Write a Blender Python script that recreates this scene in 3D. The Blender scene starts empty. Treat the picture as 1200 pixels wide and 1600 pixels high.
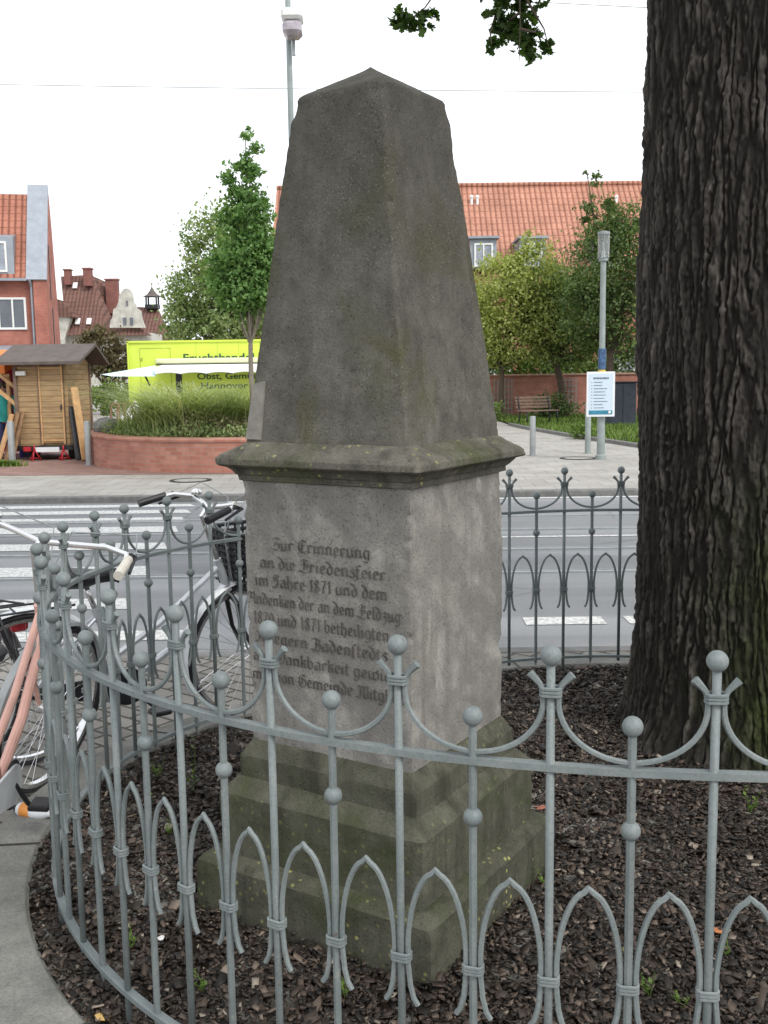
import bpy, math, random
import numpy as np
from mathutils import Vector, Matrix, noise, Euler
random.seed(11); RNG = np.random.default_rng(5)
PI = math.pi; R = math.radians
SC = bpy.context.scene; COL = SC.collection

# ---------------------------------------------------------------- camera
CAM_H, FPX, PITCH, ROLL = 1.65, 1600.0, 7.58, -0.8
cd = bpy.data.cameras.new('camera'); cam = bpy.data.objects.new('camera', cd); COL.objects.link(cam)
cd.sensor_fit = 'VERTICAL'; cd.sensor_height = 24; cd.lens = 24.0 * FPX / 1600
cd.clip_start = .05; cd.clip_end = 1500
cam.matrix_world = Matrix.Translation((0, 0, CAM_H)) @ Matrix.Rotation(R(90 - PITCH), 4, 'X') @ Matrix.Rotation(R(ROLL), 4, 'Z')
SC.camera = cam
SC.render.resolution_x, SC.render.resolution_y = 768, 1024

# ---------------------------------------------------------------- sky, sun, exposure
SUN_EL, SUN_AZ = 46, 142          # azimuth clockwise from +Y: behind and right of the camera
w = bpy.data.worlds.new('World'); SC.world = w; w.use_nodes = True
nt = w.node_tree; nt.nodes.clear()
sky = nt.nodes.new('ShaderNodeTexSky'); sky.sky_type = 'NISHITA'; sky.sun_disc = False
sky.sun_elevation = R(SUN_EL); sky.sun_rotation = R(SUN_AZ); sky.air_density = 1.0; sky.dust_density = 4.0
hs = nt.nodes.new('ShaderNodeHueSaturation'); hs.inputs['Saturation'].default_value = .35
mx = nt.nodes.new('ShaderNodeMix'); mx.data_type = 'RGBA'; mx.inputs[0].default_value = .75
mx.inputs[7].default_value = (9.6, 9.9, 10.4, 1)
bg = nt.nodes.new('ShaderNodeBackground'); bg.inputs[1].default_value = .105
wo = nt.nodes.new('ShaderNodeOutputWorld')
nt.links.new(sky.outputs[0], hs.inputs['Color']); nt.links.new(hs.outputs[0], mx.inputs[6])
nt.links.new(mx.outputs[2], bg.inputs[0]); nt.links.new(bg.outputs[0], wo.inputs[0])
sl = bpy.data.lights.new('sun', 'SUN'); sl.energy = 1.1; sl.angle = R(14); sl.color = (1, .965, .91)
so = bpy.data.objects.new('sun', sl); COL.objects.link(so)
sdir = Vector((math.sin(R(SUN_AZ)) * math.cos(R(SUN_EL)), math.cos(R(SUN_AZ)) * math.cos(R(SUN_EL)), math.sin(R(SUN_EL))))
so.rotation_euler = sdir.to_track_quat('Z', 'Y').to_euler()
SC.view_settings.view_transform = 'Standard'; SC.view_settings.look = 'None'
SC.view_settings.exposure = .68; SC.view_settings.gamma = 1

# ---------------------------------------------------------------- helpers
def _ray(px, py):
    x = (px - 600) / FPX; y = -(py - 800) / FPX; r = R(ROLL); p = R(PITCH)
    x, y = x * math.cos(r) - y * math.sin(r), x * math.sin(r) + y * math.cos(r)
    return Vector((x, math.cos(p) + y * math.sin(p), -math.sin(p) + y * math.cos(p)))
def at(px, py, Y):
    d = _ray(px, py); d = d * (Y / d.y); return Vector((d.x, d.y, d.z + CAM_H))
def gnd(px, py, h=0.0):
    d = _ray(px, py); d = d * ((h - CAM_H) / d.z); return Vector((d.x, d.y, h))

def tag(o, label=None, cat=None, group=None, kind=None):
    if label: o['label'] = label
    if cat: o['category'] = cat
    if group: o['group'] = group
    if kind: o['kind'] = kind
    return o
def empty(name, loc=(0, 0, 0), rz=0, label=None, cat=None, group=None):
    o = bpy.data.objects.new(name, None); COL.objects.link(o); o.location = loc; o.rotation_euler = (0, 0, rz)
    o.empty_display_size = .1
    return tag(o, label, cat, group)
def children(o): return [c for c in bpy.data.objects if c.parent == o]
def copy_tree(o, parent=None):
    c = o.copy(); COL.objects.link(c); c.parent = parent
    for ch in children(o): copy_tree(ch, c)
    return c
def link_mesh(name, me, mat, parent=None, smooth=False):
    o = bpy.data.objects.new(name, me); COL.objects.link(o)
    if mat: me.materials.append(mat)
    if parent: o.parent = parent
    if smooth: me.polygons.foreach_set('use_smooth', [True] * len(me.polygons))
    return o
def np_mesh(name, v, f, mat, parent=None, smooth=False):
    me = bpy.data.meshes.new(name); v = np.asarray(v, np.float32).reshape(-1, 3); f = np.asarray(f, np.int32)
    k = f.shape[1]
    me.vertices.add(len(v)); me.vertices.foreach_set('co', v.ravel())
    me.loops.add(f.size); me.loops.foreach_set('vertex_index', f.ravel())
    me.polygons.add(len(f)); me.polygons.foreach_set('loop_start', np.arange(len(f), dtype=np.int32) * k)
    me.polygons.foreach_set('loop_total', np.full(len(f), k, np.int32))
    me.update(calc_edges=True); me.validate()
    return link_mesh(name, me, mat, parent, smooth)

class MB:
    def __init__(s): s.v = []; s.f = []; s.sm = []
    def add(s, vs, fs, smooth=False):
        o = len(s.v); s.v += [tuple(q) for q in vs]; s.f += [tuple(i + o for i in q) for q in fs]; s.sm += [smooth] * len(fs); return s
    def box(s, c, d, rz=0, M=None, bev=0):
        hx, hy, hz = d[0] / 2, d[1] / 2, d[2] / 2
        if bev <= 0:
            vs = [Vector((x, y, z)) for x in (-hx, hx) for y in (-hy, hy) for z in (-hz, hz)]
            fs = [(0, 1, 3, 2), (4, 6, 7, 5), (0, 4, 5, 1), (2, 3, 7, 6), (0, 2, 6, 4), (1, 5, 7, 3)]
        else:
            b = min(bev, hx * .9, hy * .9, hz * .9); vs = []; idx = {}
            for i, sx in enumerate((-1, 1)):
                for j, sy in enumerate((-1, 1)):
                    for k, sz in enumerate((-1, 1)):
                        for a in range(3):
                            p = [sx * (hx - b), sy * (hy - b), sz * (hz - b)]; p[a] = (sx * hx, sy * hy, sz * hz)[a]
                            idx[(i, j, k, a)] = len(vs); vs.append(Vector(p))
            fs = []
            g = lambda i, j, k, a: idx[(i, j, k, a)]
            for i in (0, 1):
                q = [g(i, 0, 0, 0), g(i, 1, 0, 0), g(i, 1, 1, 0), g(i, 0, 1, 0)]; fs.append(q if i else q[::-1])
                q = [g(0, i, 0, 1), g(0, i, 1, 1), g(1, i, 1, 1), g(1, i, 0, 1)]; fs.append(q if i else q[::-1])
                q = [g(0, 0, i, 2), g(1, 0, i, 2), g(1, 1, i, 2), g(0, 1, i, 2)]; fs.append(q if i else q[::-1])
            for i in (0, 1):
                for j in (0, 1):
                    fs.append([g(i, j, 0, 0), g(i, j, 1, 0), g(i, j, 1, 1), g(i, j, 0, 1)])
                    fs.append([g(i, 0, j, 0), g(i, 1, j, 0), g(i, 1, j, 2), g(i, 0, j, 2)])
                    fs.append([g(0, i, j, 1), g(1, i, j, 1), g(1, i, j, 2), g(0, i, j, 2)])
                    for k in (0, 1): fs.append([g(i, j, k, 0), g(i, j, k, 1), g(i, j, k, 2)])
        m = Matrix.Translation(c) @ (M.to_4x4() if M else Matrix.Rotation(rz, 4, 'Z'))
        return s.add([m @ q for q in vs], fs)
    def tube(s, pts, r, n=8, closed=False, caps=True, flat=None):
        pts = [Vector(p) for p in pts]; m = len(pts); rs = r if isinstance(r, (list, tuple)) else [r] * m
        up = None; vs = []
        for i in range(m):
            a = pts[(i - 1) % m] if (closed or i > 0) else pts[i]; b = pts[(i + 1) % m] if (closed or i < m - 1) else pts[i]
            t = (b - a).normalized()
            if up is None:
                up = Vector((0, 0, 1)) if abs(t.z) < .9 else Vector((1, 0, 0))
                if flat is not None: up = Vector(flat)
            side = t.cross(up).normalized(); up = side.cross(t).normalized()
            for k in range(n):
                an = 2 * PI * (k + .5) / n; vs.append(pts[i] + (side * math.cos(an) + up * math.sin(an)) * rs[i])
        fs = []
        for i in range(m if closed else m - 1):
            j = (i + 1) % m
            for k in range(n): fs.append((i * n + k, i * n + (k + 1) % n, j * n + (k + 1) % n, j * n + k))
        if caps and not closed:
            fs.append(tuple(range(n))[::-1]); fs.append(tuple((m - 1) * n + k for k in range(n)))
        return s.add(vs, fs, n > 5)
    def lathe(s, prof, c=(0, 0, 0), n=16, M=None, smooth=True, closed=False):
        vs = []; m = len(prof); M4 = Matrix.Translation(c) @ (M.to_4x4() if M else Matrix())
        for (r, z) in prof:
            for k in range(n): a = 2 * PI * k / n; vs.append(M4 @ Vector((r * math.cos(a), r * math.sin(a), z)))
        fs = []
        for i in range(m if closed else m - 1):
            j = (i + 1) % m
            for k in range(n): fs.append((i * n + k, i * n + (k + 1) % n, j * n + (k + 1) % n, j * n + k))
        if not closed:
            if prof[0][0] > 1e-5: fs.append(tuple(range(n))[::-1])
            if prof[-1][0] > 1e-5: fs.append(tuple((m - 1) * n + k for k in range(n)))
        return s.add(vs, fs, smooth)
    def ball(s, c, r, n=20, sz=1.0):
        return s.lathe([(max(r * math.sin(PI * i / 12), 1e-6), -r * sz * math.cos(PI * i / 12)) for i in range(13)], c, n)
    def prism(s, poly, depth):          # poly: world points (planar); depth: Vector
        n = len(poly); d = Vector(depth)
        vs = [Vector(p) for p in poly] + [Vector(p) + d for p in poly]
        return s.add(vs, [tuple(range(n)), tuple(range(2 * n - 1, n - 1, -1))] + [(i, i + n, (i + 1) % n + n, (i + 1) % n) for i in range(n)])
    def quad(s, a, b, c, d): return s.add([a, b, c, d], [(0, 1, 2, 3)])
    def build(s, name, mat, parent=None):
        me = bpy.data.meshes.new(name); me.from_pydata(s.v, [], s.f); me.validate()
        import bmesh
        bm = bmesh.new(); bm.from_mesh(me); 
        bmesh.ops.recalc_face_normals(bm, faces=bm.faces)
        for e in bm.edges:
            if len(e.link_faces) == 2 and e.calc_face_angle(0) > .5: e.smooth = False
        bm.to_mesh(me); bm.free()
        if len(me.polygons) == len(s.sm): me.polygons.foreach_set('use_smooth', s.sm)
        me.update(); return link_mesh(name, me, mat, parent)

# ---------------------------------------------------------------- material helpers
class NT:
    def __init__(s, name, rough=.7, metal=0.0, spec=.4):
        s.m = bpy.data.materials.new(name); s.m.use_nodes = True; s.t = s.m.node_tree; s.t.nodes.clear()
        s.out = s.n('ShaderNodeOutputMaterial'); s.b = s.n('ShaderNodeBsdfPrincipled'); s.l(s.b.outputs[0], s.out.inputs[0])
        s.b.inputs['Roughness'].default_value = rough; s.b.inputs['Metallic'].default_value = metal
        s.b.inputs['Specular IOR Level'].default_value = spec; s._co = None
    def n(s, t, **kw):
        q = s.t.nodes.new(t)
        for k, v in kw.items(): setattr(q, k, v)
        return q
    def l(s, a, b): s.t.links.new(a, b)
    def co(s, sc=(1, 1, 1), rot=(0, 0, 0), loc=(0, 0, 0), src='Object'):
        if s._co is None: s._co = s.n('ShaderNodeTexCoord')
        mp = s.n('ShaderNodeMapping'); s.l(s._co.outputs[src], mp.inputs[0])
        mp.inputs['Scale'].default_value = sc; mp.inputs['Rotation'].default_value = rot; mp.inputs['Location'].default_value = loc
        return mp.outputs[0]
    def noise(s, scale, co=None, detail=5, rough=.6, dist=0):
        q = s.n('ShaderNodeTexNoise'); s.l(co or s.co(), q.inputs['Vector']); q.inputs['Scale'].default_value = scale
        q.inputs['Detail'].default_value = detail; q.inputs['Roughness'].default_value = rough; q.inputs['Distortion'].default_value = dist
        return q.outputs[0]
    def voro(s, scale, co=None, feat='F1', out=0, rnd=1):
        q = s.n('ShaderNodeTexVoronoi'); q.feature = feat; s.l(co or s.co(), q.inputs['Vector']); q.inputs['Scale'].default_value = scale
        q.inputs['Randomness'].default_value = rnd; return q.outputs[out]
    def ramp(s, fac, stops, interp='LINEAR'):
        q = s.n('ShaderNodeValToRGB'); q.color_ramp.interpolation = interp; e = q.color_ramp.elements
        while len(e) < len(stops): e.new(.5)
        for i, (p, c) in enumerate(stops):
            e[i].position = p; c = (c, c, c) if not hasattr(c, '__len__') else c; e[i].color = (*c[:3], 1)
        s.l(fac, q.inputs[0]); return q.outputs[0]
    def mix(s, f, a, b, blend='MIX'):
        q = s.n('ShaderNodeMix', data_type='RGBA'); q.blend_type = blend
        for v, i in ((f, 0), (a, 6), (b, 7)):
            if hasattr(v, 'is_linked') or hasattr(v, 'links'): s.l(v, q.inputs[i])
            elif i == 0: q.inputs[0].default_value = v
            else: q.inputs[i].default_value = (*v[:3], 1) if hasattr(v, '__len__') else (v, v, v, 1)
        return q.outputs[2]
    def math(s, op, a, b=0, c=0):
        q = s.n('ShaderNodeMath', operation=op)
        for i, v in enumerate((a, b, c)):
            if hasattr(v, 'links'): s.l(v, q.inputs[i])
            else: q.inputs[i].default_value = v
        return q.outputs[0]
    def xyz(s, co): q = s.n('ShaderNodeSeparateXYZ'); s.l(co, q.inputs[0]); return q.outputs
    def color(s, c):
        if hasattr(c, 'links'): s.l(c, s.b.inputs['Base Color'])
        else: s.b.inputs['Base Color'].default_value = (*c[:3], 1)
        return s
    def rough(s, c): s.l(c, s.b.inputs['Roughness']); return s
    def bump(s, h, strength=.5, dist=.01, prev=None):
        q = s.n('ShaderNodeBump'); s.l(h, q.inputs['Height']); q.inputs['Strength'].default_value = strength; q.inputs['Distance'].default_value = dist
        if prev: s.l(prev, q.inputs['Normal'])
        s.l(q.outputs[0], s.b.inputs['Normal']); return q.outputs[0]

def mat_plain(name, c, rough=.6, metal=0, var=.25, scale=6, bump=0, spec=.4):
    q = NT(name, rough, metal, spec); f = q.noise(scale)
    q.color(q.mix(q.ramp(f, [(.3, 0), (.7, 1)]), tuple(x * (1 - var) for x in c), tuple(min(1, x * (1 + var)) for x in c)))
    if bump: q.bump(q.noise(scale * 6), bump, .004)
    return q.m
def mat_island(name, stops, rough=.6, trans=0.0, spec=.3, clump=None, back=None):
    q = NT(name, rough, 0, spec); g = q.n('ShaderNodeNewGeometry')
    f = g.outputs['Random Per Island']
    if clump:
        nz = q.noise(clump, detail=2); f = q.math('ADD', q.math('MULTIPLY', f, .6), q.math('MULTIPLY', q.ramp(nz, [(.35, 0), (.65, 1)]), .4))
    c = q.ramp(f, stops); q.color(c)
    if trans:
        tr = q.n('ShaderNodeBsdfTranslucent'); ms = q.n('ShaderNodeMixShader'); ms.inputs[0].default_value = trans
        q.l(q.mix(1.0, c, (1.2, 1.35, .6), 'MULTIPLY'), tr.inputs[0]); q.l(q.b.outputs[0], ms.inputs[1]); q.l(tr.outputs[0], ms.inputs[2]); q.l(ms.outputs[0], q.out.inputs[0])
    return q.m
def mat_brick(name, c1, c2, mortar, bw=.24, bh=.075, axis='XZ', rot=0, msize=.01, rough=.85, bias=0, bump=.5, offset=.5, frac=.35):
    q = NT(name, rough, 0, .25)
    if axis == 'XZ': co = q.co(rot=(R(90), 0, 0))
    elif axis == 'YZ': co = q.co(rot=(R(90), 0, R(90)))
    else: co = q.co(rot=(0, 0, rot))
    if axis == 'XZ':   # use x+y so that every vertical wall gets courses
        x = q.xyz(q.co()); cb = q.n('ShaderNodeCombineXYZ'); q.l(q.math('ADD', x[0], q.math('MULTIPLY', x[1], .97)), cb.inputs[0]); q.l(x[2], cb.inputs[1]); co = cb.outputs[0]
    br = q.n('ShaderNodeTexBrick'); q.l(co, br.inputs['Vector']); br.offset = offset
    br.inputs['Color1'].default_value = (*c1, 1); br.inputs['Color2'].default_value = (*c2, 1); br.inputs['Mortar'].default_value = (*mortar, 1)
    br.inputs['Scale'].default_value = 1; br.inputs['Mortar Size'].default_value = msize; br.inputs['Mortar Smooth'].default_value = .2
    br.inputs['Brick Width'].default_value = bw; br.inputs['Row Height'].default_value = bh; br.inputs['Bias'].default_value = bias
    nz = q.ramp(q.noise(1.2, detail=6), [(.3, .72), (.7, 1.15)])
    n2 = q.ramp(q.noise(40, detail=3), [(.3, .85), (.7, 1.12)])
    q.color(q.mix(1.0, q.mix(1.0, br.outputs[0], nz, 'MULTIPLY'), n2, 'MULTIPLY'))
    if bump: q.bump(q.math('SUBTRACT', 1, br.outputs['Fac']), bump, .006)
    return q.m

M = {}
def stone(name, base, dark, green, green_amt, top_dark=0, pale=0, lichen=0, seed=0.0, diag=0, specks=0, streaks=.75):
    q = NT(name, .92, 0, .15)
    big = q.noise(2.6, q.co(loc=(seed, seed, 0)), 7, .62, .6); mid = q.noise(11, q.co(loc=(0, seed, 3)), 6, .65); fine = q.noise(120, None, 3, .7)
    streak = q.noise(3, q.co(sc=(5, 5, .55), loc=(seed, 0, 0)), 6, .6, .3)
    c = q.mix(q.ramp(mid, [(.3, 0), (.72, 1)]), tuple(x * .64 for x in base), tuple(x * 1.28 for x in base))
    c = q.mix(q.ramp(streak, [(.48, 0), (.68, streaks)]), c, dark)
    c = q.mix(q.ramp(big, [(.5, 0), (.66, green_amt)]), c, green)
    if pale: c = q.mix(q.ramp(q.noise(3.4, q.co(sc=(3.2, 3.2, .8), loc=(7 + seed, 2, 1)), 7, .7), [(.56, 0), (.7, pale)]), c, tuple(min(1, x * 1.75) for x in base))
    if diag:
        m2 = q.n('ShaderNodeMapping'); q.l(q.co(rot=(R(40), R(-40), 0)), m2.inputs[0]); m2.inputs['Scale'].default_value = (2.2, 2.2, 7)
        c = q.mix(q.ramp(q.noise(1.6, m2.outputs[0], 6, .6, .5), [(.42, 0), (.62, diag)]), c, tuple(x * .62 for x in base))
    if top_dark:
        z = q.xyz(q.co())[2]; zz = q.math('ADD', z, q.math('MULTIPLY', q.noise(2.2, None, 5), .5))
        c = q.mix(q.ramp(q.math('MULTIPLY', zz, .33), [(.60, 0), (.86, top_dark)]), c, dark)
    if lichen:
        lz = q.voro(34, None); ln = q.noise(5, q.co(loc=(3, 3, 3)), 4)
        msk = q.math('MULTIPLY', q.ramp(lz, [(.12, 1), (.26, 0)]), q.ramp(ln, [(.47, 0), (.6, lichen)]))
        c = q.mix(msk, c, (.34, .33, .12))
    sp = q.ramp(q.noise(170, q.co(loc=(9, 1, 4)), 2, .5), [(.30, .55), (.42, 1), (.62, 1), (.74, 1.3)])
    c = q.mix(1.0, c, sp, 'MULTIPLY')
    if specks: c = q.mix(q.math('MULTIPLY', q.ramp(q.voro(95, q.co(loc=(4, 2, 2))), [(.10, 1), (.22, 0)]), q.ramp(q.noise(7, q.co(loc=(6, 6, 1)), 4), [(.42, 0), (.6, specks)])), c, (.3, .29, .26))
    q.color(c)
    pit = q.ramp(q.voro(38, q.co(loc=(1, 5, seed))), [(.05, 0), (.2, 1)])
    b = q.bump(fine, .55, .003); b = q.bump(mid, .5, .008, b); q.bump(pit, .35, .004, b)
    return q.m
M['st_obelisk'] = stone('weathered dark sandstone', (.112, .107, .09), (.05, .048, .042), (.08, .077, .04), .9, top_dark=.55, pale=.4, seed=1.3, specks=.5, streaks=.35)
M['st_cap'] = stone('mossy cornice stone', (.13, .122, .1), (.045, .045, .036), (.07, .078, .034), .8, lichen=.85, seed=4)
M['st_die'] = stone('pale sandstone', (.265, .253, .230), (.16, .149, .134), (.2, .19, .165), .45, pale=.5, seed=2.2, diag=.8)
M['st_base'] = stone('damp green sandstone', (.094, .094, .070), (.043, .043, .031), (.05, .06, .026), .9, lichen=.25, seed=6)
M['st_foot'] = stone('damp footing sandstone', (.088, .088, .065), (.04, .041, .029), (.048, .058, .025), .9, lichen=1.0, seed=8)
M['letter'] = mat_plain('faded black lettering', (.075, .068, .062), .9, var=.5, scale=30)

def fence_paint():
    q = NT('galvanised grey fence paint', .62, .1, .35); n1 = q.noise(9); n2 = q.noise(140, None, 3, .7)
    c = q.mix(q.ramp(n1, [(.35, 0), (.7, 1)]), (.165, .192, .192), (.235, .262, .258))
    c = q.mix(q.ramp(n2, [(.35, .5), (.55, 0)]), c, (.13, .148, .143))
    c = q.mix(q.ramp(q.noise(26, q.co(loc=(2, 1, 0)), 6), [(.64, 0), (.72, .6)]), c, (.31, .31, .28))
    c = q.mix(q.math('MULTIPLY', q.ramp(q.noise(55, q.co(loc=(8, 1, 0)), 3), [(.66, 0), (.72, .8)]), q.ramp(q.noise(4, q.co(loc=(3, 9, 0))), [(.5, 0), (.6, 1)])), c, (.12, .075, .045))
    q.color(c); q.rough(q.ramp(n1, [(.3, .5), (.7, .72)])); q.bump(n2, .25, .0015); return q.m
M['fence'] = fence_paint()

def ground_mats():
    q = NT('worn asphalt', .9, 0, .25); v = q.voro(170); n = q.noise(.55, None, 6, .6); f = q.noise(300, None, 2)
    c = q.mix(q.ramp(v, [(0, 0), (.8, 1)]), (.19, .195, .2), (.30, .305, .31)); c = q.mix(q.ramp(n, [(.4, 0), (.62, .8)]), c, (.215, .22, .228))
    ck = q.n('ShaderNodeTexVoronoi'); ck.feature = 'DISTANCE_TO_EDGE'; q.l(q.co(), ck.inputs['Vector']); ck.inputs['Scale'].default_value = .45
    c = q.mix(q.math('MULTIPLY', q.ramp(ck.outputs[0], [(.003, 1), (.010, 0)]), q.ramp(q.noise(.7, q.co(loc=(5, 5, 0))), [(.5, 0), (.6, .7)])), c, (.09, .09, .09))
    c = q.mix(q.ramp(q.noise(.35, q.co(sc=(.35, 1, 1), loc=(2, 7, 0)), 1, .3), [(.56, 0), (.57, .35)]), c, (.14, .145, .15))
    x = q.xyz(q.co()); band = q.ramp(q.noise(1.1, q.co(sc=(.05, 1, 1)), 3), [(.45, .86), (.6, 1.1)])
    q.color(q.mix(1.0, q.mix(1.0, c, band, 'MULTIPLY'), q.ramp(f, [(.3, .8), (.7, 1.15)]), 'MULTIPLY')); q.bump(v, .3, .004); M['asphalt'] = q.m
    q = NT('worn road paint', .75, 0, .3); n = q.noise(24, None, 6, .7)
    q.color(q.mix(q.ramp(n, [(.40, 1), (.56, 0)]), (.66, .66, .63), (.36, .36, .36))); q.bump(n, .2, .003); M['paint'] = q.m
    q = NT('paving slabs', .88, 0, .25)
    br = q.n('ShaderNodeTexBrick'); q.l(q.co(rot=(0, 0, R(0))), br.inputs['Vector']); br.offset = .5
    for k, v2 in dict(Color1=(.33, .315, .285, 1), Color2=(.385, .37, .34, 1), Mortar=(.22, .21, .19, 1)).items(): br.inputs[k].default_value = v2
    br.inputs['Scale'].default_value = 1; br.inputs['Mortar Size'].default_value = .008; br.inputs['Brick Width'].default_value = .5; br.inputs['Row Height'].default_value = .5
    q.color(q.mix(1.0, br.outputs[0], q.ramp(q.noise(1.5, None, 7, .65), [(.3, .8), (.7, 1.12)]), 'MULTIPLY')); q.bump(q.noise(90), .2, .003); M['slabs'] = q.m
    M['cobble'] = mat_brick('grey paving setts', (.20, .19, .17), (.275, .26, .235), (.075, .07, .06), .21, .105, 'XY', R(38), .009, bump=.9)
    M['redpave'] = mat_brick('red clinker paving', (.26, .15, .125), (.33, .2, .17), (.2, .16, .14), .22, .11, 'XY', 0, .008)
    q = NT('weathered concrete kerb', .92, 0, .2); n = q.noise(5, None, 8, .7); f = q.noise(150, None, 3)
    c = q.mix(q.ramp(n, [(.35, 0), (.65, 1)]), (.15, .152, .142), (.255, .25, .228)); c = q.mix(q.ramp(q.noise(2.1, q.co(loc=(4, 4, 0)), 6), [(.5, 0), (.66, .7)]), c, (.115, .12, .1))
    q.color(q.mix(1.0, c, q.ramp(f, [(.3, .75), (.7, 1.2)]), 'MULTIPLY')); b = q.bump(f, .5, .003); q.bump(n, .4, .01, b); M['kerb'] = q.m
    q = NT('kerb joint', .95); q.color((.04, .038, .032)); M['joint'] = q.m
    M['kerbline'] = mat_plain('granite kerb', (.17, .168, .16), .85, scale=9, bump=.4)
    q = NT('dark soil', .95, 0, .1); n = q.noise(40, None, 6); q.color(q.ramp(n, [(.3, (.014, .01, .008)), (.7, (.04, .029, .021))])); q.bump(n, 1, .03); M['soil'] = q.m
ground_mats()
M['chips'] = mat_island('bark chips', [(0, (.011, .009, .007)), (.4, (.032, .024, .018)), (.72, (.062, .044, .033)), (.9, (.105, .075, .056)), (.97, (.17, .13, .1)), (1, (.34, .29, .23))], .62, spec=.45)
def bark():
    q = NT('oak bark', .9, 0, .2); co = q.co(); a = q.n('ShaderNodeAttribute'); a.attribute_name = 'ridge'
    n = q.noise(30, q.co(sc=(1, 1, .35)), 6, .7); f = q.noise(120, None, 4, .7)
    c = q.ramp(a.outputs['Fac'], [(0, (.019, .017, .015)), (.35, (.036, .032, .028)), (.75, (.074, .066, .058)), (1, (.125, .112, .1))])
    c = q.mix(1.0, c, q.ramp(n, [(.3, .55), (.7, 1.4)]), 'MULTIPLY')
    z = q.xyz(co); mz = q.ramp(q.math('ADD', z[2], q.math('MULTIPLY', q.noise(3, None, 5), 1.2)), [(.75, 1), (1.0, .0)])
    mz2 = q.ramp(q.math('ADD', q.math('MULTIPLY', z[2], .4), q.math('MULTIPLY', q.noise(4, None, 5), .8)), [(.55, 1), (.95, 0)])
    mm = q.math('MULTIPLY', mz2, q.ramp(q.math('ADD', q.math('ADD', z[0], .6), q.math('MULTIPLY', q.noise(5, None, 4), .5)), [(.48, .05), (.78, .85)]))
    c = q.mix(mm, c, q.mix(1.0, (.052, .07, .014), q.ramp(a.outputs['Fac'], [(0, .3), (1, 1.25)]), 'MULTIPLY'))
    q.color(c); n3 = q.noise(60, q.co(sc=(1, 1, .25), loc=(3, 3, 0)), 5, .8); b = q.bump(f, .9, .005); b = q.bump(n3, .9, .01, b); q.bump(n, 1.0, .016, b); return q.m
M['bark'] = bark()
M['bark2'] = mat_plain('young bark', (.2, .175, .14), .9, scale=14, bump=.5)
M['bark3'] = mat_plain('brown bark', (.1, .075, .055), .9, scale=14, bump=.5)
LE = lambda d, m, l: [(0, d), (.45, m), (1, l)]
M['lf_oak'] = mat_island('oak leaves', LE((.03, .06, .016), (.06, .115, .026), (.11, .18, .045)), .5, .4)
M['lf_young'] = mat_island('maple leaves', LE((.065, .13, .04), (.13, .24, .07), (.24, .37, .13)), .5, .3, clump=2.2)
M['lf_back'] = mat_island('pale chestnut leaves', LE((.11, .16, .065), (.21, .29, .11), (.38, .43, .21)), .55, .3, clump=.9)
M['lf_light'] = mat_island('yellow green leaves', LE((.17, .21, .06), (.33, .37, .11), (.52, .54, .22)), .55, .35, clump=1.2)
M['lf_mid'] = mat_island('mid green leaves', LE((.085, .135, .045), (.18, .25, .08), (.32, .40, .15)), .55, .3, clump=1.2)
M['lf_dark'] = mat_island('deep green leaves', LE((.045, .075, .027), (.10, .155, .052), (.20, .27, .095)), .55, .3, clump=1.2)
M['lf_brown'] = mat_island('russet leaves', LE((.07, .06, .035), (.13, .11, .06), (.2, .17, .09)), .6, .3, clump=1.5)
M['lf_shrub'] = mat_island('hedge leaves', LE((.05, .085, .02), (.11, .18, .035), (.2, .28, .07)), .55, .3, clump=2)
M['lf_sedum'] = mat_island('low planter foliage', LE((.11, .16, .07), (.22, .29, .12), (.36, .42, .2)), .6, .3, clump=2)
M['lf_heath'] = mat_island('purplish low foliage', LE((.13, .12, .07), (.22, .2, .12), (.3, .27, .17)), .6, .3, clump=2)
M['blade'] = mat_island('ornamental grass blades', [(0, (.16, .21, .08)), (.4, (.32, .40, .16)), (.72, (.52, .55, .28)), (1, (.7, .62, .42))], .5, .3, clump=2.5)
M['turf'] = mat_island('fresh grass blades', LE((.06, .11, .02), (.12, .2, .035), (.22, .3, .07)), .5, .3, clump=1.2)
def tiles(name, c, dk, row=.34, wv=.26, slopew=True):
    q = NT(name, .8, 0, .25); co = q.co(); x = q.xyz(co)
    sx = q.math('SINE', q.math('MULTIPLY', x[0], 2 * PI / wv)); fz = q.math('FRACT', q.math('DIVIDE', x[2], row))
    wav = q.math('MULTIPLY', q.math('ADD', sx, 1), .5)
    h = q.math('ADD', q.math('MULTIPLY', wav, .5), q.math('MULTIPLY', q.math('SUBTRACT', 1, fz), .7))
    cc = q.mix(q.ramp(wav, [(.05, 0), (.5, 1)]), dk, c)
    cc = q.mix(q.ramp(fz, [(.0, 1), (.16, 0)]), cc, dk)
    cc = q.mix(1.0, cc, q.ramp(q.noise(.8, None, 8, .7), [(.3, .75), (.7, 1.2)]), 'MULTIPLY')
    cc = q.mix(1.0, cc, q.ramp(q.noise(7, None, 3), [(.3, .85), (.7, 1.15)]), 'MULTIPLY')
    q.color(cc); q.bump(h, .8, .05); return q.m
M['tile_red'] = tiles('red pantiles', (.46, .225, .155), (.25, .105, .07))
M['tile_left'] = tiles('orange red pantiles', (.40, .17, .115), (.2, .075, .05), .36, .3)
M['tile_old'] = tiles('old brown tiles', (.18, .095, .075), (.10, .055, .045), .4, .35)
M['brick_bldg'] = mat_brick('red facing brick', (.40, .135, .10), (.46, .175, .125), (.36, .2, .16))
M['brick_wall'] = mat_brick('garden wall brick', (.42, .16, .12), (.52, .22, .165), (.34, .22, .17))
M['brick_planter'] = mat_brick('planter brick', (.38, .15, .11), (.47, .22, .165), (.36, .24, .2))
M['render'] = mat_plain('pale lime render', (.46, .45, .40), .9, scale=2)
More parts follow.
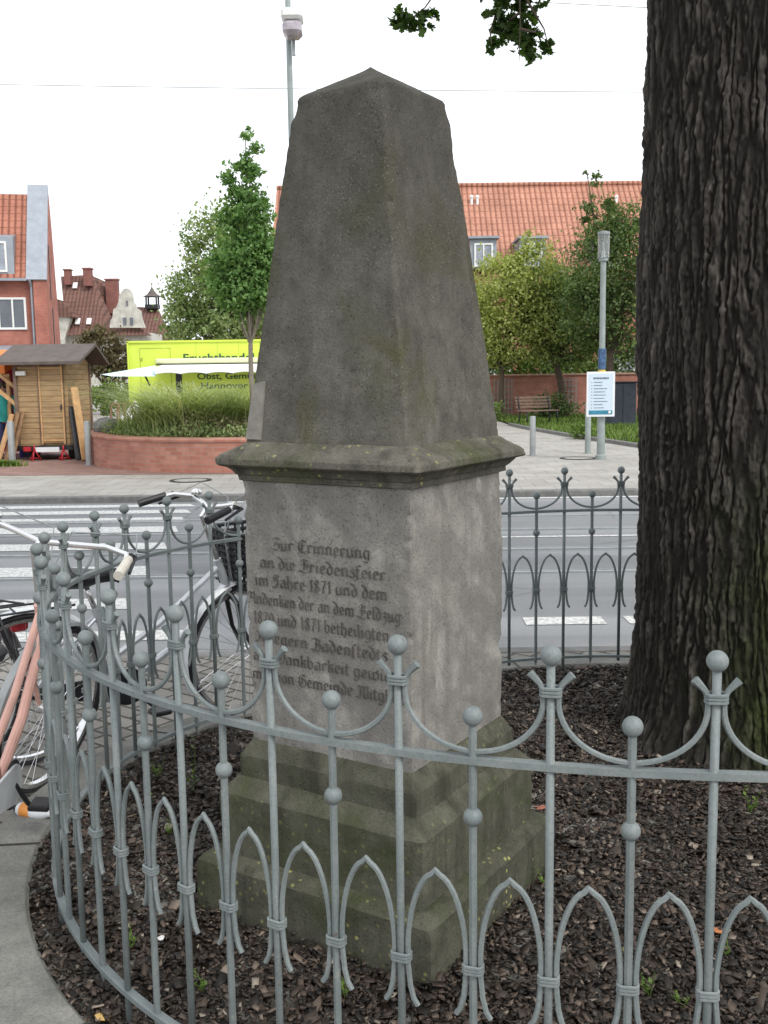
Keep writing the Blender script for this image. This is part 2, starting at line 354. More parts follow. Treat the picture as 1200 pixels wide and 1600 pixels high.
M['zinc'] = mat_plain('grey zinc sheet', (.3, .33, .37), .5, .3, .12, 3)
M['white'] = mat_plain('white paint', (.74, .74, .72), .5, 0, .06)
M['glass'] = mat_plain('window glass', (.09, .10, .12), .08, 0, .2, 2, spec=.8)
M['glass_pale'] = mat_plain('window glass with curtain', (.26, .29, .34), .12, 0, .35, 3, spec=.8)
M['dark'] = mat_plain('dark steel', (.03, .032, .036), .5, .3)
M['steel'] = mat_plain('galvanised steel', (.33, .35, .35), .5, .45, .15, 8)
M['lamp_steel'] = mat_plain('grey green lamp post paint', (.27, .31, .30), .5, .2, .15, 5)
M['chrome'] = NT('polished metal', .22, .9, .5).color((.72, .72, .72)).m
M['rubber'] = mat_plain('tyre rubber', (.022, .022, .024), .75, 0, .3, 30)
M['black'] = mat_plain('black plastic', (.018, .018, .02), .45, 0, .3, 20)
M['navy'] = mat_plain('dark blue paint', (.02, .024, .06), .35)
M['silver'] = mat_plain('silver frame paint', (.55, .57, .6), .3, .4, .08)
M['pinkp'] = mat_plain('faded salmon pink paint', (.62, .36, .3), .4, .1, .12)
M['mud_w'] = mat_plain('white mudguard', (.62, .64, .66), .35)
M['ivory'] = mat_plain('ivory grip rubber', (.60, .57, .5), .6)
M['orange'] = mat_plain('orange plastic', (.65, .25, .05), .5)
M['redp'] = mat_plain('red plastic', (.45, .02, .03), .35)
M['lime'] = mat_plain('lime green trailer paint', (.60, .74, .09), .45, 0, .05, 2)
M['lime_dk'] = mat_plain('lime seam', (.36, .46, .07), .6)
M['textgreen'] = mat_plain('dark green lettering', (.03, .09, .05), .6)
M['canvas'] = mat_plain('white awning canvas', (.78, .79, .76), .8, 0, .05)
M['canvas_b'] = mat_plain('pale turquoise canvas', (.55, .72, .70), .8, 0, .08)
M['cream'] = mat_plain('cream housing', (.66, .67, .42), .5, 0, .06)
def planks(name, c, row=.11):
    q = NT(name, .8, 0, .2); x = q.xyz(q.co()); fz = q.math('FRACT', q.math('DIVIDE', x[2], row))
    cc = q.mix(q.ramp(q.noise(3, q.co(sc=(1, 1, 9)), 6), [(.3, 0), (.7, 1)]), tuple(v * .7 for v in c), tuple(v * 1.25 for v in c))
    cc = q.mix(q.ramp(fz, [(.0, .75), (.14, 0)]), cc, tuple(v * .35 for v in c))
    q.color(cc); q.bump(q.ramp(fz, [(0, 0), (.2, 1)]), .6, .01); return q.m
M['clad'] = planks('weathered timber cladding', (.38, .26, .14))
M['wood'] = mat_plain('brown stained timber', (.17, .115, .085), .7, 0, .3, 7)
M['wood_pale'] = mat_plain('raw softwood plank', (.50, .30, .14), .7, 0, .25, 7)
M['wood_grey'] = mat_plain('old grey brown planks', (.28, .17, .09), .8, 0, .4, 6)
M['felt'] = mat_plain('roofing felt', (.115, .095, .085), .9, 0, .2, 6)
M['skin'] = mat_plain('skin', (.45, .27, .19), .55, 0, .1)
M['hair'] = mat_plain('dark hair', (.03, .02, .015), .6)
M['teal'] = mat_plain('teal cloth', (.03, .30, .27), .8, 0, .2)
M['purple'] = mat_plain('purple cloth', (.15, .06, .26), .8, 0, .3)
M['jeans'] = mat_plain('dark blue denim', (.03, .04, .1), .85)
M['stall_red'] = mat_plain('red stall tarpaulin', (.42, .03, .08), .7)
M['stall_or'] = mat_plain('orange stall canvas', (.72, .2, .04), .7)
M['bluep'] = mat_plain('deep blue tarpaulin', (.05, .04, .3), .6)
M['poster'] = mat_plain('poster white', (.74, .76, .78), .5, 0, .03)
M['poster_b'] = mat_plain('poster pale blue', (.56, .66, .75), .5, 0, .03)
M['poster_d'] = mat_plain('poster teal band', (.04, .22, .32), .5)
M['ink'] = mat_plain('printed grey text', (.12, .14, .17), .6)
M['bluegrey'] = mat_plain('blue sticker', (.05, .1, .2), .5, 0, .8, 20)
M['yellow'] = mat_plain('yellow tape', (.7, .5, .05), .6)
def lampglass():
    q = NT('clear lamp cylinder', .1, 0, .5); q.color((.75, .78, .78)); q.b.inputs['Transmission Weight'].default_value = .85; q.b.inputs['IOR'].default_value = 1.1; return q.m
M['lampglass'] = lampglass()
M['lamp_dif'] = mat_plain('smoked lamp bowl', (.42, .38, .42), .3)
# ================================================================ SETTING
ROAD_Z = -.085
def sheet(name, x0, x1, y0, y1, z, mat):
    return tag(MB().quad((x0, y0, z), (x1, y0, z), (x1, y1, z), (x0, y1, z)).build(name, mat), kind='structure')
sheet('ground', -420, 420, -120, 700, -.3, M['slabs'])
sheet('road', -90, 90, 5.4, 14.8, ROAD_Z, M['asphalt'])
tag(MB().box((0, 14.62 + 60, -.12), (180, 120, .24)).build('far_pavement', M['slabs']), kind='structure')
tag(MB().box((0, 14.51, -.117), (180, .16, .25), bev=.015).build('far_kerb', M['kerbline']), kind='structure')
tag(MB().box((0, -1.55, -.15), (60, 14.98, .3)).build('near_pavement', M['cobble']), kind='structure')
tag(MB().box((0, 6.0, -.145), (60, .13, .3), bev=.015).build('near_kerb', M['kerbline']), kind='structure')
# red clinker strip of the market square around the planter and the huts
mb = MB(); mb.quad((-30, 19.6, .004), (-2.2, 17.6, .004), (-1, 27, .004), (-30, 27, .004))
tag(mb.build('clinker_pavement', M['redpave']), kind='structure')
# markings
def marks(name, rects, z=ROAD_Z + .005, mat='paint'):
    mb = MB()
    for r in rects:
        if len(r) == 4: x0, x1, y0, y1 = r; mb.quad((x0, y0, z), (x1, y0, z), (x1, y1, z), (x0, y1, z))
        else: mb.add([(q[0], q[1], z) for q in r[4]], [tuple(range(len(r[4])))])
    return tag(mb.build(name, M[mat]), kind='structure')
zb = []
for y, dy in ((6.81, .13), (7.82, .19), (9.18, .24), (10.58, .21), (11.77, .23), (12.59, .21), (13.36, .17), (14.0, .14)):
    xr = -1.93 - (y - 7.6) * .1 if y > 7 else -1.28
    zb.append((0, 0, 0, 0, [(-12, y - dy), (xr, y - dy), (xr - .12, y + dy), (-12, y + dy)]))
marks('zebra_crossing', zb)
marks('edge_line', [(-2.2, 60, 14.22, 14.36), (-60, -14, 14.22, 14.36)])
marks('lane_line', [(-1.8, 60, 10.8, 10.88)])
marks('dashed_line', [(.98 + k * .72, 1.54 + k * .72, 6.95, 7.17) for k in range(0, 14)])
def rail(y):
    mb = MB(); mb.box((0, y, ROAD_Z + .004), (170, .055, .02)); mb.box((0, y + .085, ROAD_Z + .002), (170, .02, .016))
    tag(mb.build('tram_rail', M['steel']), kind='structure')
for y in (8.85, 10.05, 11.35, 12.45): rail(y)
mb = MB()
for y in (8.85, 10.05, 11.35, 12.45): mb.quad((-85, y + .03, ROAD_Z + .006), (85, y + .03, ROAD_Z + .006), (85, y + .07, ROAD_Z + .006), (-85, y + .07, ROAD_Z + .006))
tag(mb.build('rail_groove', M['joint']), kind='structure')
def manhole(p, r, lab):
    t = empty('manhole_cover', p, 0, lab, 'manhole cover', 'manhole covers on the far pavement')
    MB().lathe([(r * .8, 0), (r * .8, .012), (r, .012), (r, 0)], n=32, smooth=False).build('ring', M['dark'], t)
    MB().lathe([(r * .8, 0), (r * .79, .009), (1e-6, .009)], n=32, smooth=False).build('lid', M['slabs'], t)
manhole((-3.14, 16.6, .001), .34, 'round manhole cover in the far pavement in front of the curved brick planter')
manhole((3.8, 19.9, .001), .36, 'round manhole cover at the foot of the lamp post with the notice')

# ================================================================ MONUMENT
MC = Vector((-.021, 3.148, 0)); YAW = R(-32.2)
mon = empty('stone_monument', MC, YAW, 'weathered tapering sandstone obelisk on a pale pedestal with a blackletter inscription', 'monument')
def sq_ring(s, r, K=26, jit=None):
    pts = []
    for side in range(4):
        for k in range(K):
            t = -1 + 2 * k / K
            t = math.sin(t * PI / 2) * .55 + t * .45
            x, y = (t * s, -s)
            a = side * PI / 2; pts.append((x * math.cos(a) - y * math.sin(a), x * math.sin(a) + y * math.cos(a)))
    out = []
    for x, y in pts:
        c = s - r; qx = max(abs(x) - c, 0); qy = max(abs(y) - c, 0)
        if qx > 0 and qy > 0:
            L = math.hypot(qx, qy); x = math.copysign(c + qx / L * r, x); y = math.copysign(c + qy / L * r, y)
        out.append((x, y))
    return out
def stone_loft(name, levels, mat, step=.012, K=26, amp=.003, chip=.012, seed=0, apex=None, twist=0, dents=()):
    """levels: (z, half size, corner radius)"""
    rows = []
    for i in range(len(levels) - 1):
        a, b = levels[i], levels[i + 1]; L = math.hypot(b[0] - a[0], b[1] - a[1]); n = max(1, int(L / step))
        for k in range(n): t = k / n; rows.append(tuple(a[j] * (1 - t) + b[j] * t for j in range(3)))
    rows.append(levels[-1]); z0, z1 = levels[0][0], levels[-1][0]
    V = []; n4 = 4 * K; so_ = Vector((seed * 7.1, seed * 3.3, seed))
    for z, s, r in rows:
        ring = sq_ring(s, r, K)
        tw = twist * (z - z0) / max(1e-6, z1 - z0)
        for (x, y) in ring:
            p = Vector((x, y, z)); corner = min(abs(x), abs(y)) / s
            nrm = Vector((x if abs(x) > abs(y) * .97 else 0, y if abs(y) > abs(x) * .97 else 0, 0)).normalized()
            d = noise.fractal(p * 9 + so_, .8, 2.1, 4) * amp + noise.fractal(p * 45 + so_, .9, 2.1, 3) * amp * .45
            e = max(0, (corner - .86) / .14)
            ch = max(0, noise.fractal(p * 6 + so_ * 2, .7, 2.2, 4) - .18) * chip * 3 * e + noise.noise(p * 30 + so_) * chip * .25 * e
            p = p + nrm * d - Vector((x, y, 0)).normalized() * ch
            for (dc, dr, dd) in dents:
                q_ = (p - Vector(dc)).length / dr
                if q_ < 1: p = p - Vector((x, y, 0)).normalized() * dd * (1 - q_ * q_) ** 2 * (1 + .5 * noise.noise(p * 40))
            if tw: p.x, p.y = p.x * math.cos(tw) - p.y * math.sin(tw), p.x * math.sin(tw) + p.y * math.cos(tw)
            V.append(p)
    F = []; m = len(rows)
    for i in range(m - 1):
        for k in range(n4): F.append((i * n4 + k, i * n4 + (k + 1) % n4, (i + 1) * n4 + (k + 1) % n4, (i + 1) * n4 + k))
    mb = MB(); mb.add(V, F, True)
    c = Vector((0, 0, z1)) if apex is None else Vector(apex)
    ci = len(mb.v); mb.v.append(tuple(c))
    for k in range(n4): mb.f.append(((m - 1) * n4 + k, (m - 1) * n4 + (k + 1) % n4, ci)); mb.sm.append(True)
    return mb.build(name, mat, mon)
stone_loft('foot_block', [(-.08, .424, .006), (.168, .419, .006), (.181, .408, .01), (.192, .37, .006)], M['st_foot'], .012, 34, .003, .009, 1)
stone_loft('lower_plinth', [(.176, .366, .006), (.381, .364, .006), (.392, .356, .008), (.428, .322, .008)], M['st_base'], .010, 32, .003, .007, 2)
stone_loft('upper_plinth', [(.424, .318, .006), (.495, .317, .006), (.506, .31, .008), (.542, .292, .006)], M['st_base'], .010, 32, .0028, .006, 3)
stone_loft('inscribed_die', [(.538, .287, .006), (.56, .288, .004), (1.345, .2915, .004)], M['st_die'], .008, 40, .0012, .006, 4, dents=((( -.152, -.29, 1.262), .016, .012), ((.29, -.29, 1.2), .02, .009), ((.29, -.29, 1.27), .014, .009), ((.29, -.29, 1.10), .016, .008), ((.29, -.29, .93), .02, .008), ((.12, -.29, 1.30), .012, .006), ((.29, .29, .78), .04, .012), ((.29, -.29, .72), .03, .008)))
stone_loft('cornice', [(1.343, .289, .004), (1.347, .301, .004), (1.362, .303, .004), (1.366, .309, .005), (1.376, .314, .006), (1.387, .326, .006), (1.392, .345, .008), (1.397, .350, .01),
                       (1.413, .350, .012), (1.424, .343, .016), (1.444, .308, .014), (1.462, .279, .012)], M['st_cap'], .007, 40, .0028, .007, 5)
ob = [(1.455, .283, .008)]
for k in range(1, 9): t = k / 8; ob.append((1.455 + .990 * t, .283 + (.164 - .283) * t, .006 + .008 * t))
ob += [(2.454, .159, .016), (2.462, .146, .016), (2.508, .066, .016), (2.536, .018, .01)]
stone_loft('obelisk', ob, M['st_obelisk'], .009, 40, .0026, .005, 6, (0, 0, 2.548), twist=R(-5),
    dents=(((.158, -.158, 2.435), .055, .022), ((.162, -.14, 2.38), .03, .008), ((.208, -.2, 2.12), .022, .014), ((.216, -.17, 2.11), .012, .008), ((-.02, -.225, 1.86), .010, .012), ((-.16, -.16, 2.43), .05, .012), ((.10, -.26, 1.66), .012, .01), ((.236, -.235, 1.9), .03, .005)))
# pale mortar repair let into the foot of the obelisk
obp = MB()
for i, (x0, x1, z0, z1) in enumerate(((-.281, -.222, 1.468, 1.64),)):
    a = Vector((x0, -.2845, z0)); b = Vector((x1, -.2845, z0)); c = Vector((x1 + .004, -.265, z1)); d = Vector((x0 + .02, -.265, z1 - .01))
    obp.prism([a, b, c, d], (0, .012, 0))
obp.build('mortar_repair', mat_plain('pale repair mortar', (.2, .19, .165), .9, scale=20, bump=.4), mon)

# broad-nib blackletter alphabet: strokes in units of the x-height
def st(x, top=.9, bot=.08): return [(x - .13, top - .08), (x + .02, top + .06), (x, top - .12), (x, bot + .14), (x + .03, bot - .04), (x + .17, bot + .09)]
arch = lambda x, d: [(x, .68), (x + d * .45, 1.0), (x + d, .82)]
G = {
 'n': (.95, [st(0), arch(0, .5), st(.5)]), 'u': (.95, [st(0), [(.05, .06), (.25, -.02), (.5, .25)], st(.5)]), 'm': (1.42, [st(0), arch(0, .48), st(.48), arch(.48, .48), st(.96)]),
 'i': (.48, [st(0), [(-.04, 1.36), (.08, 1.46)]]), 'r': (.72, [st(0), [(0, .7), (.22, 1.0), (.42, .84)]]), 'e': (.78, [[(.42, .6), (.0, .42)], [(.42, .62), (.34, .95), (.08, .98), (-.02, .75), (-.02, .25), (.15, .0), (.46, .16)]]),
 'a': (.92, [[(-.02, .9), (.25, 1.0), (.5, .85)], st(.5), [(.5, .72), (.0, .5), (-.02, .15), (.14, .0), (.46, .22)]]), 'o': (.88, [[(.24, 1.02), (-.02, .8), (-.02, .2), (.22, -.02), (.5, .2), (.5, .78), (.24, 1.02)]]),
 'd': (.88, [[(.26, .98), (-.02, .75), (-.02, .2), (.22, -.02), (.5, .2), (.5, .85), (.2, 1.32), (-.14, 1.56)], [(.24, 1.0), (.5, .8)]]), 'g': (.92, [[(.5, .92), (.1, 1.0), (-.02, .75), (-.02, .25), (.2, .0), (.5, .2)], [(.5, 1.0), (.5, -.15), (.32, -.44), (-.06, -.36)]]),
 'h': (.92, [[(-.08, 1.55), (.0, 1.45), (.0, .1), (.1, -.02)], arch(0, .48), [(.48, .82), (.5, .2), (.3, -.3)]]), 'k': (.82, [[(-.1, 1.5), (0, 1.42), (0, .1), (.15, .02)], [(.02, .62), (.3, 1.0), (.46, .86)], [(.05, .58), (.38, .5), (.4, .08), (.52, .06)]]),
 'b': (.88, [[(-.1, 1.5), (0, 1.42), (0, .2), (.22, -.02), (.5, .22), (.5, .75), (.3, 1.0), (.02, .78)]]), 'l': (.44, [[(-.1, 1.5), (.0, 1.42), (.0, .14), (.14, .0), (.24, .08)]]), 't': (.56, [[(.02, 1.3), (.0, 1.1), (.0, .16), (.14, 0), (.3, .1)], [(-.16, .94), (.3, .98)]]),
 'f': (.6, [[(.38, 1.38), (.2, 1.52), (0, 1.3), (0, -.28)], [(-.18, .92), (.32, .96)]]), 's': (.74, [[(.42, .92), (.18, 1.04), (-.02, .78), (.4, .42), (.4, .12), (.14, -.04), (-.1, .12)]]), 'S': (.6, [[(.38, 1.38), (.2, 1.52), (0, 1.3), (0, -.28)], [(-.14, .88), (0, .96)]]),
 'w': (1.4, [st(0), st(.48), [(.05, .06), (.48, .3)], [(.96, 1.25), (.92, .9), (1.06, .7), (1.0, .2), (.76, -.02), (.5, .14)], [(.5, .85), (.72, 1.0), (.98, .8)]]), 'z': (.74, [[(-.04, .86), (.2, 1.02), (.42, .82), (.16, .52), (.44, .32), (.34, -.2), (.0, -.4)], [(.0, .5), (.3, .54)]]),
 'v': (.9, [[(-.08, 1.2), (0, .95), (0, .2), (.22, -.02), (.5, .2), (.5, .8), (.26, 1.0), (.02, .8)]]),
 'Z': (1.1, [[(.0, 1.38), (.3, 1.55), (.8, 1.42), (.5, 1.1), (.28, .86), (.7, .78), (.8, .35), (.5, -.02), (.0, .1)], [(.28, .88), (.15, .5)]]),
 'E': (1.2, [[(.75, 1.35), (.45, 1.56), (.1, 1.25), (.02, .7), (.14, .2), (.5, -.04), (.9, .2)], [(.42, 1.2), (.42, .3)], [(.42, .85), (.8, .95)], [(.75, 1.3), (.9, 1.48)]]),
 'F': (1.2, [[(.0, 1.3), (.3, 1.56), (.9, 1.42)], [(.42, 1.45), (.46, .9), (.4, .3), (.1, .0), (-.18, .14)], [(.1, .86), (.85, .92), (.8, .6)], [(-.18, .1), (.5, -.12), (.9, .05)]]),
 'J': (1.0, [[(.0, 1.25), (.25, 1.55), (.7, 1.42)], [(.5, 1.42), (.36, 1.1), (.56, .8), (.5, .2), (.2, -.08), (-.1, .08)], [(.05, 1.25), (.14, .85)]]),
 'A': (1.35, [[(-.1, 1.1), (.1, 1.5), (.4, 1.35), (.3, .7), (.0, .3), (-.16, .06), (.15, .12)], [(.4, 1.4), (.8, 1.5), (.9, 1.2), (.88, .16), (1.08, .08)], [(.3, .68), (.88, .72)]]),
 'K': (1.2, [[(.0, 1.3), (.3, 1.56), (.7, 1.4)], [(.36, 1.4), (.36, .3), (.05, .0), (-.15, .12)], [(.38, .8), (.8, 1.1)], [(.4, .8), (.78, .55), (.8, .12), (1.0, .08)]]),
 'B': (1.2, [[(-.1, 1.2), (.2, 1.54), (.5, 1.4), (.4, .9), (.42, .3), (.1, .04), (-.16, .14)], [(.5, 1.38), (.85, 1.35), (.86, 1.0), (.48, .84), (.9, .7), (.92, .25), (.6, -.06), (.2, .1)], [(-.16, .12), (.3, -.12)]]),
 'D': (1.2, [[(-.1, 1.3), (.3, 1.5), (.85, 1.2), (.92, .6), (.7, .1), (.3, -.06), (-.08, .14)], [(.28, 1.3), (.3, .3)], [(.0, 1.0), (.05, .6)]]),
 'G': (1.25, [[(.8, 1.38), (.45, 1.56), (.1, 1.25), (.02, .7), (.14, .2), (.5, -.06), (.9, .2), (.9, .8), (.6, 1.02), (.44, .8)], [(.42, 1.2), (.44, .4)]]),
 'M': (1.6, [[(-.1, 1.2), (.1, 1.5), (.3, 1.3), (.3, .2), (.0, .0)], [(.3, 1.3), (.55, 1.5), (.74, 1.3), (.74, .1), (.9, .02)], [(.74, 1.3), (1.0, 1.5), (1.2, 1.25), (1.2, .14), (1.4, .08)], [(-.2, .1), (.2, -.1)]]),
 '1': (.62, [[(.0, 1.25), (.16, 1.5), (.16, .0)]]), '8': (.85, [[(.24, .82), (.0, 1.1), (.2, 1.5), (.46, 1.25), (.1, .66), (-.02, .3), (.22, -.02), (.5, .3), (.24, .82)]]), '7': (.8, [[(-.04, 1.4), (.5, 1.46), (.2, .6), (.16, -.05)]]), '0': (.85, [[(.24, 1.48), (-.02, 1.1), (-.02, .35), (.24, -.02), (.5, .35), (.5, 1.1), (.24, 1.48)]]),
 ':': (.4, [[(-.02, .66), (.08, .76)], [(-.02, .1), (.08, .2)]]), ' ': (.42, []), '-': (.5, [[(0, .5), (.3, .56)]]),
}
def blackletter(lines, name, mat, parent, xh=.0238, y=-.2925):
    mb = MB(); nib = Vector((math.cos(R(38)), math.sin(R(38)))) * .115; k = 0
    for text, u0, u1, zb_ in lines:
        wtot = sum(G[c][0] for c in text); sx = (u1 - u0) / wtot; x = u0
        for c in text:
            for stv in G[c][1]:
                for a, b in zip(stv[:-1], stv[1:]):
                    a, b = Vector(a), Vector(b); d = (b - a).normalized() * .03; pr = Vector((-d.y, d.x))
                    k += 1; yy = y - .0001 * (k % 7)
                    J = lambda v: (x + (v.x + .1) * sx, yy, zb_ + v.y * xh)
                    q = [a - d - nib, a - d + nib, b + d + nib, b + d - nib]
                    if abs((b - a).normalized().cross(nib.normalized())) < .35: q = [a - nib * .9 - pr, b + nib * .9 - pr, b + nib * .9 + pr, a - nib * .9 + pr]
                    mb.add([J(v) for v in q], [(0, 1, 2, 3)])
            x += G[c][0] * sx
    o = mb.build(name, mat, parent); o['label'] = 'eight lines of faded black blackletter lettering'; return o
T8 = [('Zur Erinnerung', -.185, .166, 1.143), ('an die FriedenSfeier'.replace('S', 's'), -.232, .216, 1.086), ('im Jahre 1871 und dem', -.252, .220, 1.03), ('Andenken der an dem Feldzug:', -.282, .272, .972),
      ('1870 und 1871 betheiligten', -.264, .224, .914), ('Kriegern BadenStedts', -.256, .218, .856), ('aus Dankbarkeit gewidm', -.268, .272, .797), ('met von Gemeinde Mitglied', -.272, .276, .738)]
blackletter(T8, 'inscription', M['letter'], mon, y=-.2935)

# ================================================================ FENCE
tallpx = [(1121,1033),(860,1025),(622,1007),(424,983),(273,959),(165,933),(98,905),(63,879),(57,858),(71,840),(101,823),(144,806),(197,795),(259,783),(326,774)]
backpx = [(797,739),(883,736),(970,734)]
PA = [gnd(*q, 1.129) for q in tallpx]; PB = [gnd(*q, 1.129) for q in backpx]
FC = Vector((1.15, 3.65, 0))
obs = [(p.x - FC.x, p.y - FC.y) for p in PA + PB] + [(-(p.x - FC.x), p.y - FC.y) for p in PA + PB]
th = np.array([math.atan2(y, x) for x, y in obs]); rr = np.array([math.hypot(x, y) for x, y in obs])
basis = lambda t: np.stack([np.ones_like(t)] + [f(k * t) for k in range(1, 6) for f in (np.cos, np.sin)], -1)
Bm = basis(th); coef = np.linalg.solve(Bm.T @ Bm + 1e-4 * np.eye(Bm.shape[1]), Bm.T @ rr)
def frad(t): return float((basis(np.array([t])) @ coef)[0])
def fpt(t, off=0.0, z=0.0): q = frad(t) + off; return Vector((FC.x + q * math.cos(t), FC.y + q * math.sin(t), z))
ang = lambda p: math.atan2(p.y - FC.y, p.x - FC.x) % (2 * PI)
tA = [ang(p) for p in PA]            # descends from ~250deg to ~150deg
tB = [ang(p) for p in PB]
hid = [tA[-1] + (tB[0] - tA[-1]) * k / 6 for k in range(1, 6)]
seq = tA + hid + tB                  # decreasing angle, clockwise
rest0, rest1 = tB[-1], tA[0] - 2 * PI
nn = 400; pts_ = [fpt(rest0 + (rest1 - rest0) * k / nn) for k in range(nn + 1)]
cum = [0]
for k in range(nn): cum.append(cum[-1] + (pts_[k + 1] - pts_[k]).length)
nr = round(cum[-1] / .3)
for j in range(1, nr):
    s_ = cum[-1] * j / nr; k = next(i for i, c in enumerate(cum) if c >= s_); seq.append(rest0 + (rest1 - rest0) * k / nn)
seq = [t % (2 * PI) for t in seq]
N = len(seq)
seqc = seq + [seq[0]]
def mid(a, b):
    d = (b - a + PI) % (2 * PI) - PI; return a + d / 2
shorts = [mid(seqc[i], seqc[i + 1]) for i in range(N)]
fence = empty('railing_fence', FC, 0, 'curved grey iron railing with ball finials and pointed arches around monument and oak', 'fence')
def tl(p): return p - Vector((FC.x, FC.y, 0))
HT, HS, RT, RB = 1.129, 1.0, .924, .10
def ringpath(off, z, n=220): return [tl(fpt(2 * PI * k / n, off, z)) for k in range(n)]
def rail_band(name, zc, hh, wv):
    n = 260; mb = MB(); vs = []; fs = []
    for k in range(n):
        t = 2 * PI * k / n
        for (o_, z_) in ((-wv, -hh), (wv, -hh), (wv, hh), (-wv, hh)): vs.append(tl(fpt(t, o_, zc + z_)))
    for k in range(n):
        j = (k + 1) % n
        for a in range(4): b = (a + 1) % 4; fs.append((k * 4 + a, k * 4 + b, j * 4 + b, j * 4 + a))
    mb.add(vs, fs); return mb.build(name, M['fence'], fence)
rail_band('top_rail', .913, .0068, .0115); rail_band('bottom_rail', RB, .0068, .0115)
def frame_at(t):
    a = fpt(t - .01); b = fpt(t + .01); tg = (a - b).normalized()   # direction of decreasing angle
    return tl(fpt(t)), tg, Vector((-tg.y, tg.x, 0))
BR = .0084
def wrap(p, tg, z, hw, parent):
    mb = MB(); n_ = Vector((-tg.y, tg.x, 0))
    for dz in (-.0066, 0, .0066):
        pts = []
        for k in range(14):
            a = 2 * PI * k / 14; ca, sa = math.cos(a), math.sin(a)
            px_ = hw * math.copysign(min(1, abs(ca) * 1.25), ca); py_ = .0112 * math.copysign(min(1, abs(sa) * 1.25), sa)
            pts.append(p + tg * px_ + n_ * py_ + Vector((0, 0, z + dz)))
        mb.tube(pts, .0037, 6, closed=True)
    return mb.build('collar', M['fence'], parent)
for i, t in enumerate(seq):
    p, tg, nr_ = frame_at(t); z0 = -.06 if i % 2 == 1 else .075
    b = MB(); b.tube([p + Vector((0, 0, z0)), p + Vector((0, 0, 1.115))], BR, 8)
    bar = b.build('tall_bar', M['fence'], fence)
    MB().ball(p + Vector((0, 0, HT)), .0200, 20).build('finial_ball', M['fence'], bar)
    wrap(p, tg, 1.060, .0180, bar); wrap(p, tg, .481, .0185, bar)
for t in shorts:
    p, tg, nr_ = frame_at(t)
    b = MB(); b.tube([p + Vector((0, 0, .06)), p + Vector((0, 0, .085)), p + Vector((0, 0, HS - .01))], [.001, BR, BR], 8)
    bar = b.build('short_bar', M['fence'], fence)
    MB().ball(p + Vector((0, 0, HS)), .0198, 20).build('finial_ball', M['fence'], bar)
    MB().ball(p + Vector((0, 0, .797)), .0188, 20).build('bead', M['fence'], bar)
    wrap(p, tg, .481, .0185, bar)
allb = []
for i in range(N): allb += [seq[i], shorts[i]]
def lerp_t(a, b, f): d = (b - a + PI) % (2 * PI) - PI; return a + d * f
def along(ta, tb, f, z):            # f is a fraction of the chord
    return tl(fpt(lerp_t(ta, tb, f), 0, z))
for i in range(len(allb)):           # pointed arches between every pair of bars
    ta, tb = allb[i], allb[(i + 1) % len(allb)]
    L = (fpt(ta) - fpt(tb)).length; c0 = .0142 / L; pts = []
    prof = [(.035 / L, .378), (.026 / L, .392), (.019 / L, .42), (c0, .47), (c0 + .003, .50)]
    for k in range(1, 12):
        a = k / 12; prof.append((c0 + (.5 - c0) * (1 - math.cos(a * PI / 2)) ** 1.0 * .98 + .0, .50 + (.668 - .50) * math.sin(a * PI / 2) ** 1.12))
    left = prof; apex = [(.485, .6725), (.5, .677)]
    full = left + apex + [(1 - f, z) for f, z in reversed(left)]
    b = MB(); b.tube([along(ta, tb, f, z) for f, z in full], .0060, 6); b.build('pointed_arch', M['fence'], fence)
for i in range(N):                   # hanging swags between the tall bars
    ta, tb = seqc[i], seqc[i + 1]; L = (fpt(ta) - fpt(tb)).length; c0 = .0140 / L
    half = [(.040 / L, 1.094), (.031 / L, 1.085), (.021 / L, 1.074), (c0, 1.06), (c0, 1.04)]
    for k in range(1, 13):
        a = k / 13 * PI / 2; half.append((c0 + (.5 - c0) * (1 - math.cos(a)), 1.04 - (1.04 - .930) * math.sin(a)))
    full = half + [(.5, .929)] + [(1 - f, z) for f, z in reversed(half)]
    b = MB(); b.tube([along(ta, tb, f, z) for f, z in full], [.0085, .0072] + [.0058] * (len(full) - 4) + [.0072, .0085], 6); b.build('swag', M['fence'], fence)

# kerb ring around the bed, wider towards the camera on the left
def kerb_w(t):
    a = (t % (2 * PI)); d = abs((a - R(225) + PI) % (2 * PI) - PI); return .20 + 1.1 * max(0, 1 - d / R(44)) ** .8 if d < R(44) else .20
mb = MB(); vs = []; fs = []; nK = 360
for k in range(nK):
    t = 2 * PI * k / nK; wv = kerb_w(t)
    for o_, z_ in ((.085, -.06), (.085, .018), (.097, .03), (.085 + wv * .5, .032), (.07 + wv, .03), (.085 + wv, .018), (.085 + wv, -.06)): vs.append(fpt(t, o_, z_))
for k in range(nK):
    j = (k + 1) % nK
    for a in range(6): fs.append((k * 7 + a, k * 7 + a + 1, j * 7 + a + 1, j * 7 + a))
mb.add(vs, fs); tag(mb.build('bed_kerb', M['kerb']), kind='structure')
mb = MB()
for k in range(13):                  # joints between the kerb segments
    t = R(213) + 2 * PI * k / 13; wv = kerb_w(t); dt = .0022
    mb.add([fpt(t - dt, .084, .0345), fpt(t + dt, .084, .0345), fpt(t + dt, .086 + wv, .0345), fpt(t - dt, .086 + wv, .0345)], [(0, 1, 2, 3)])
tag(mb.build('kerb_joint', M['joint']), kind='structure')
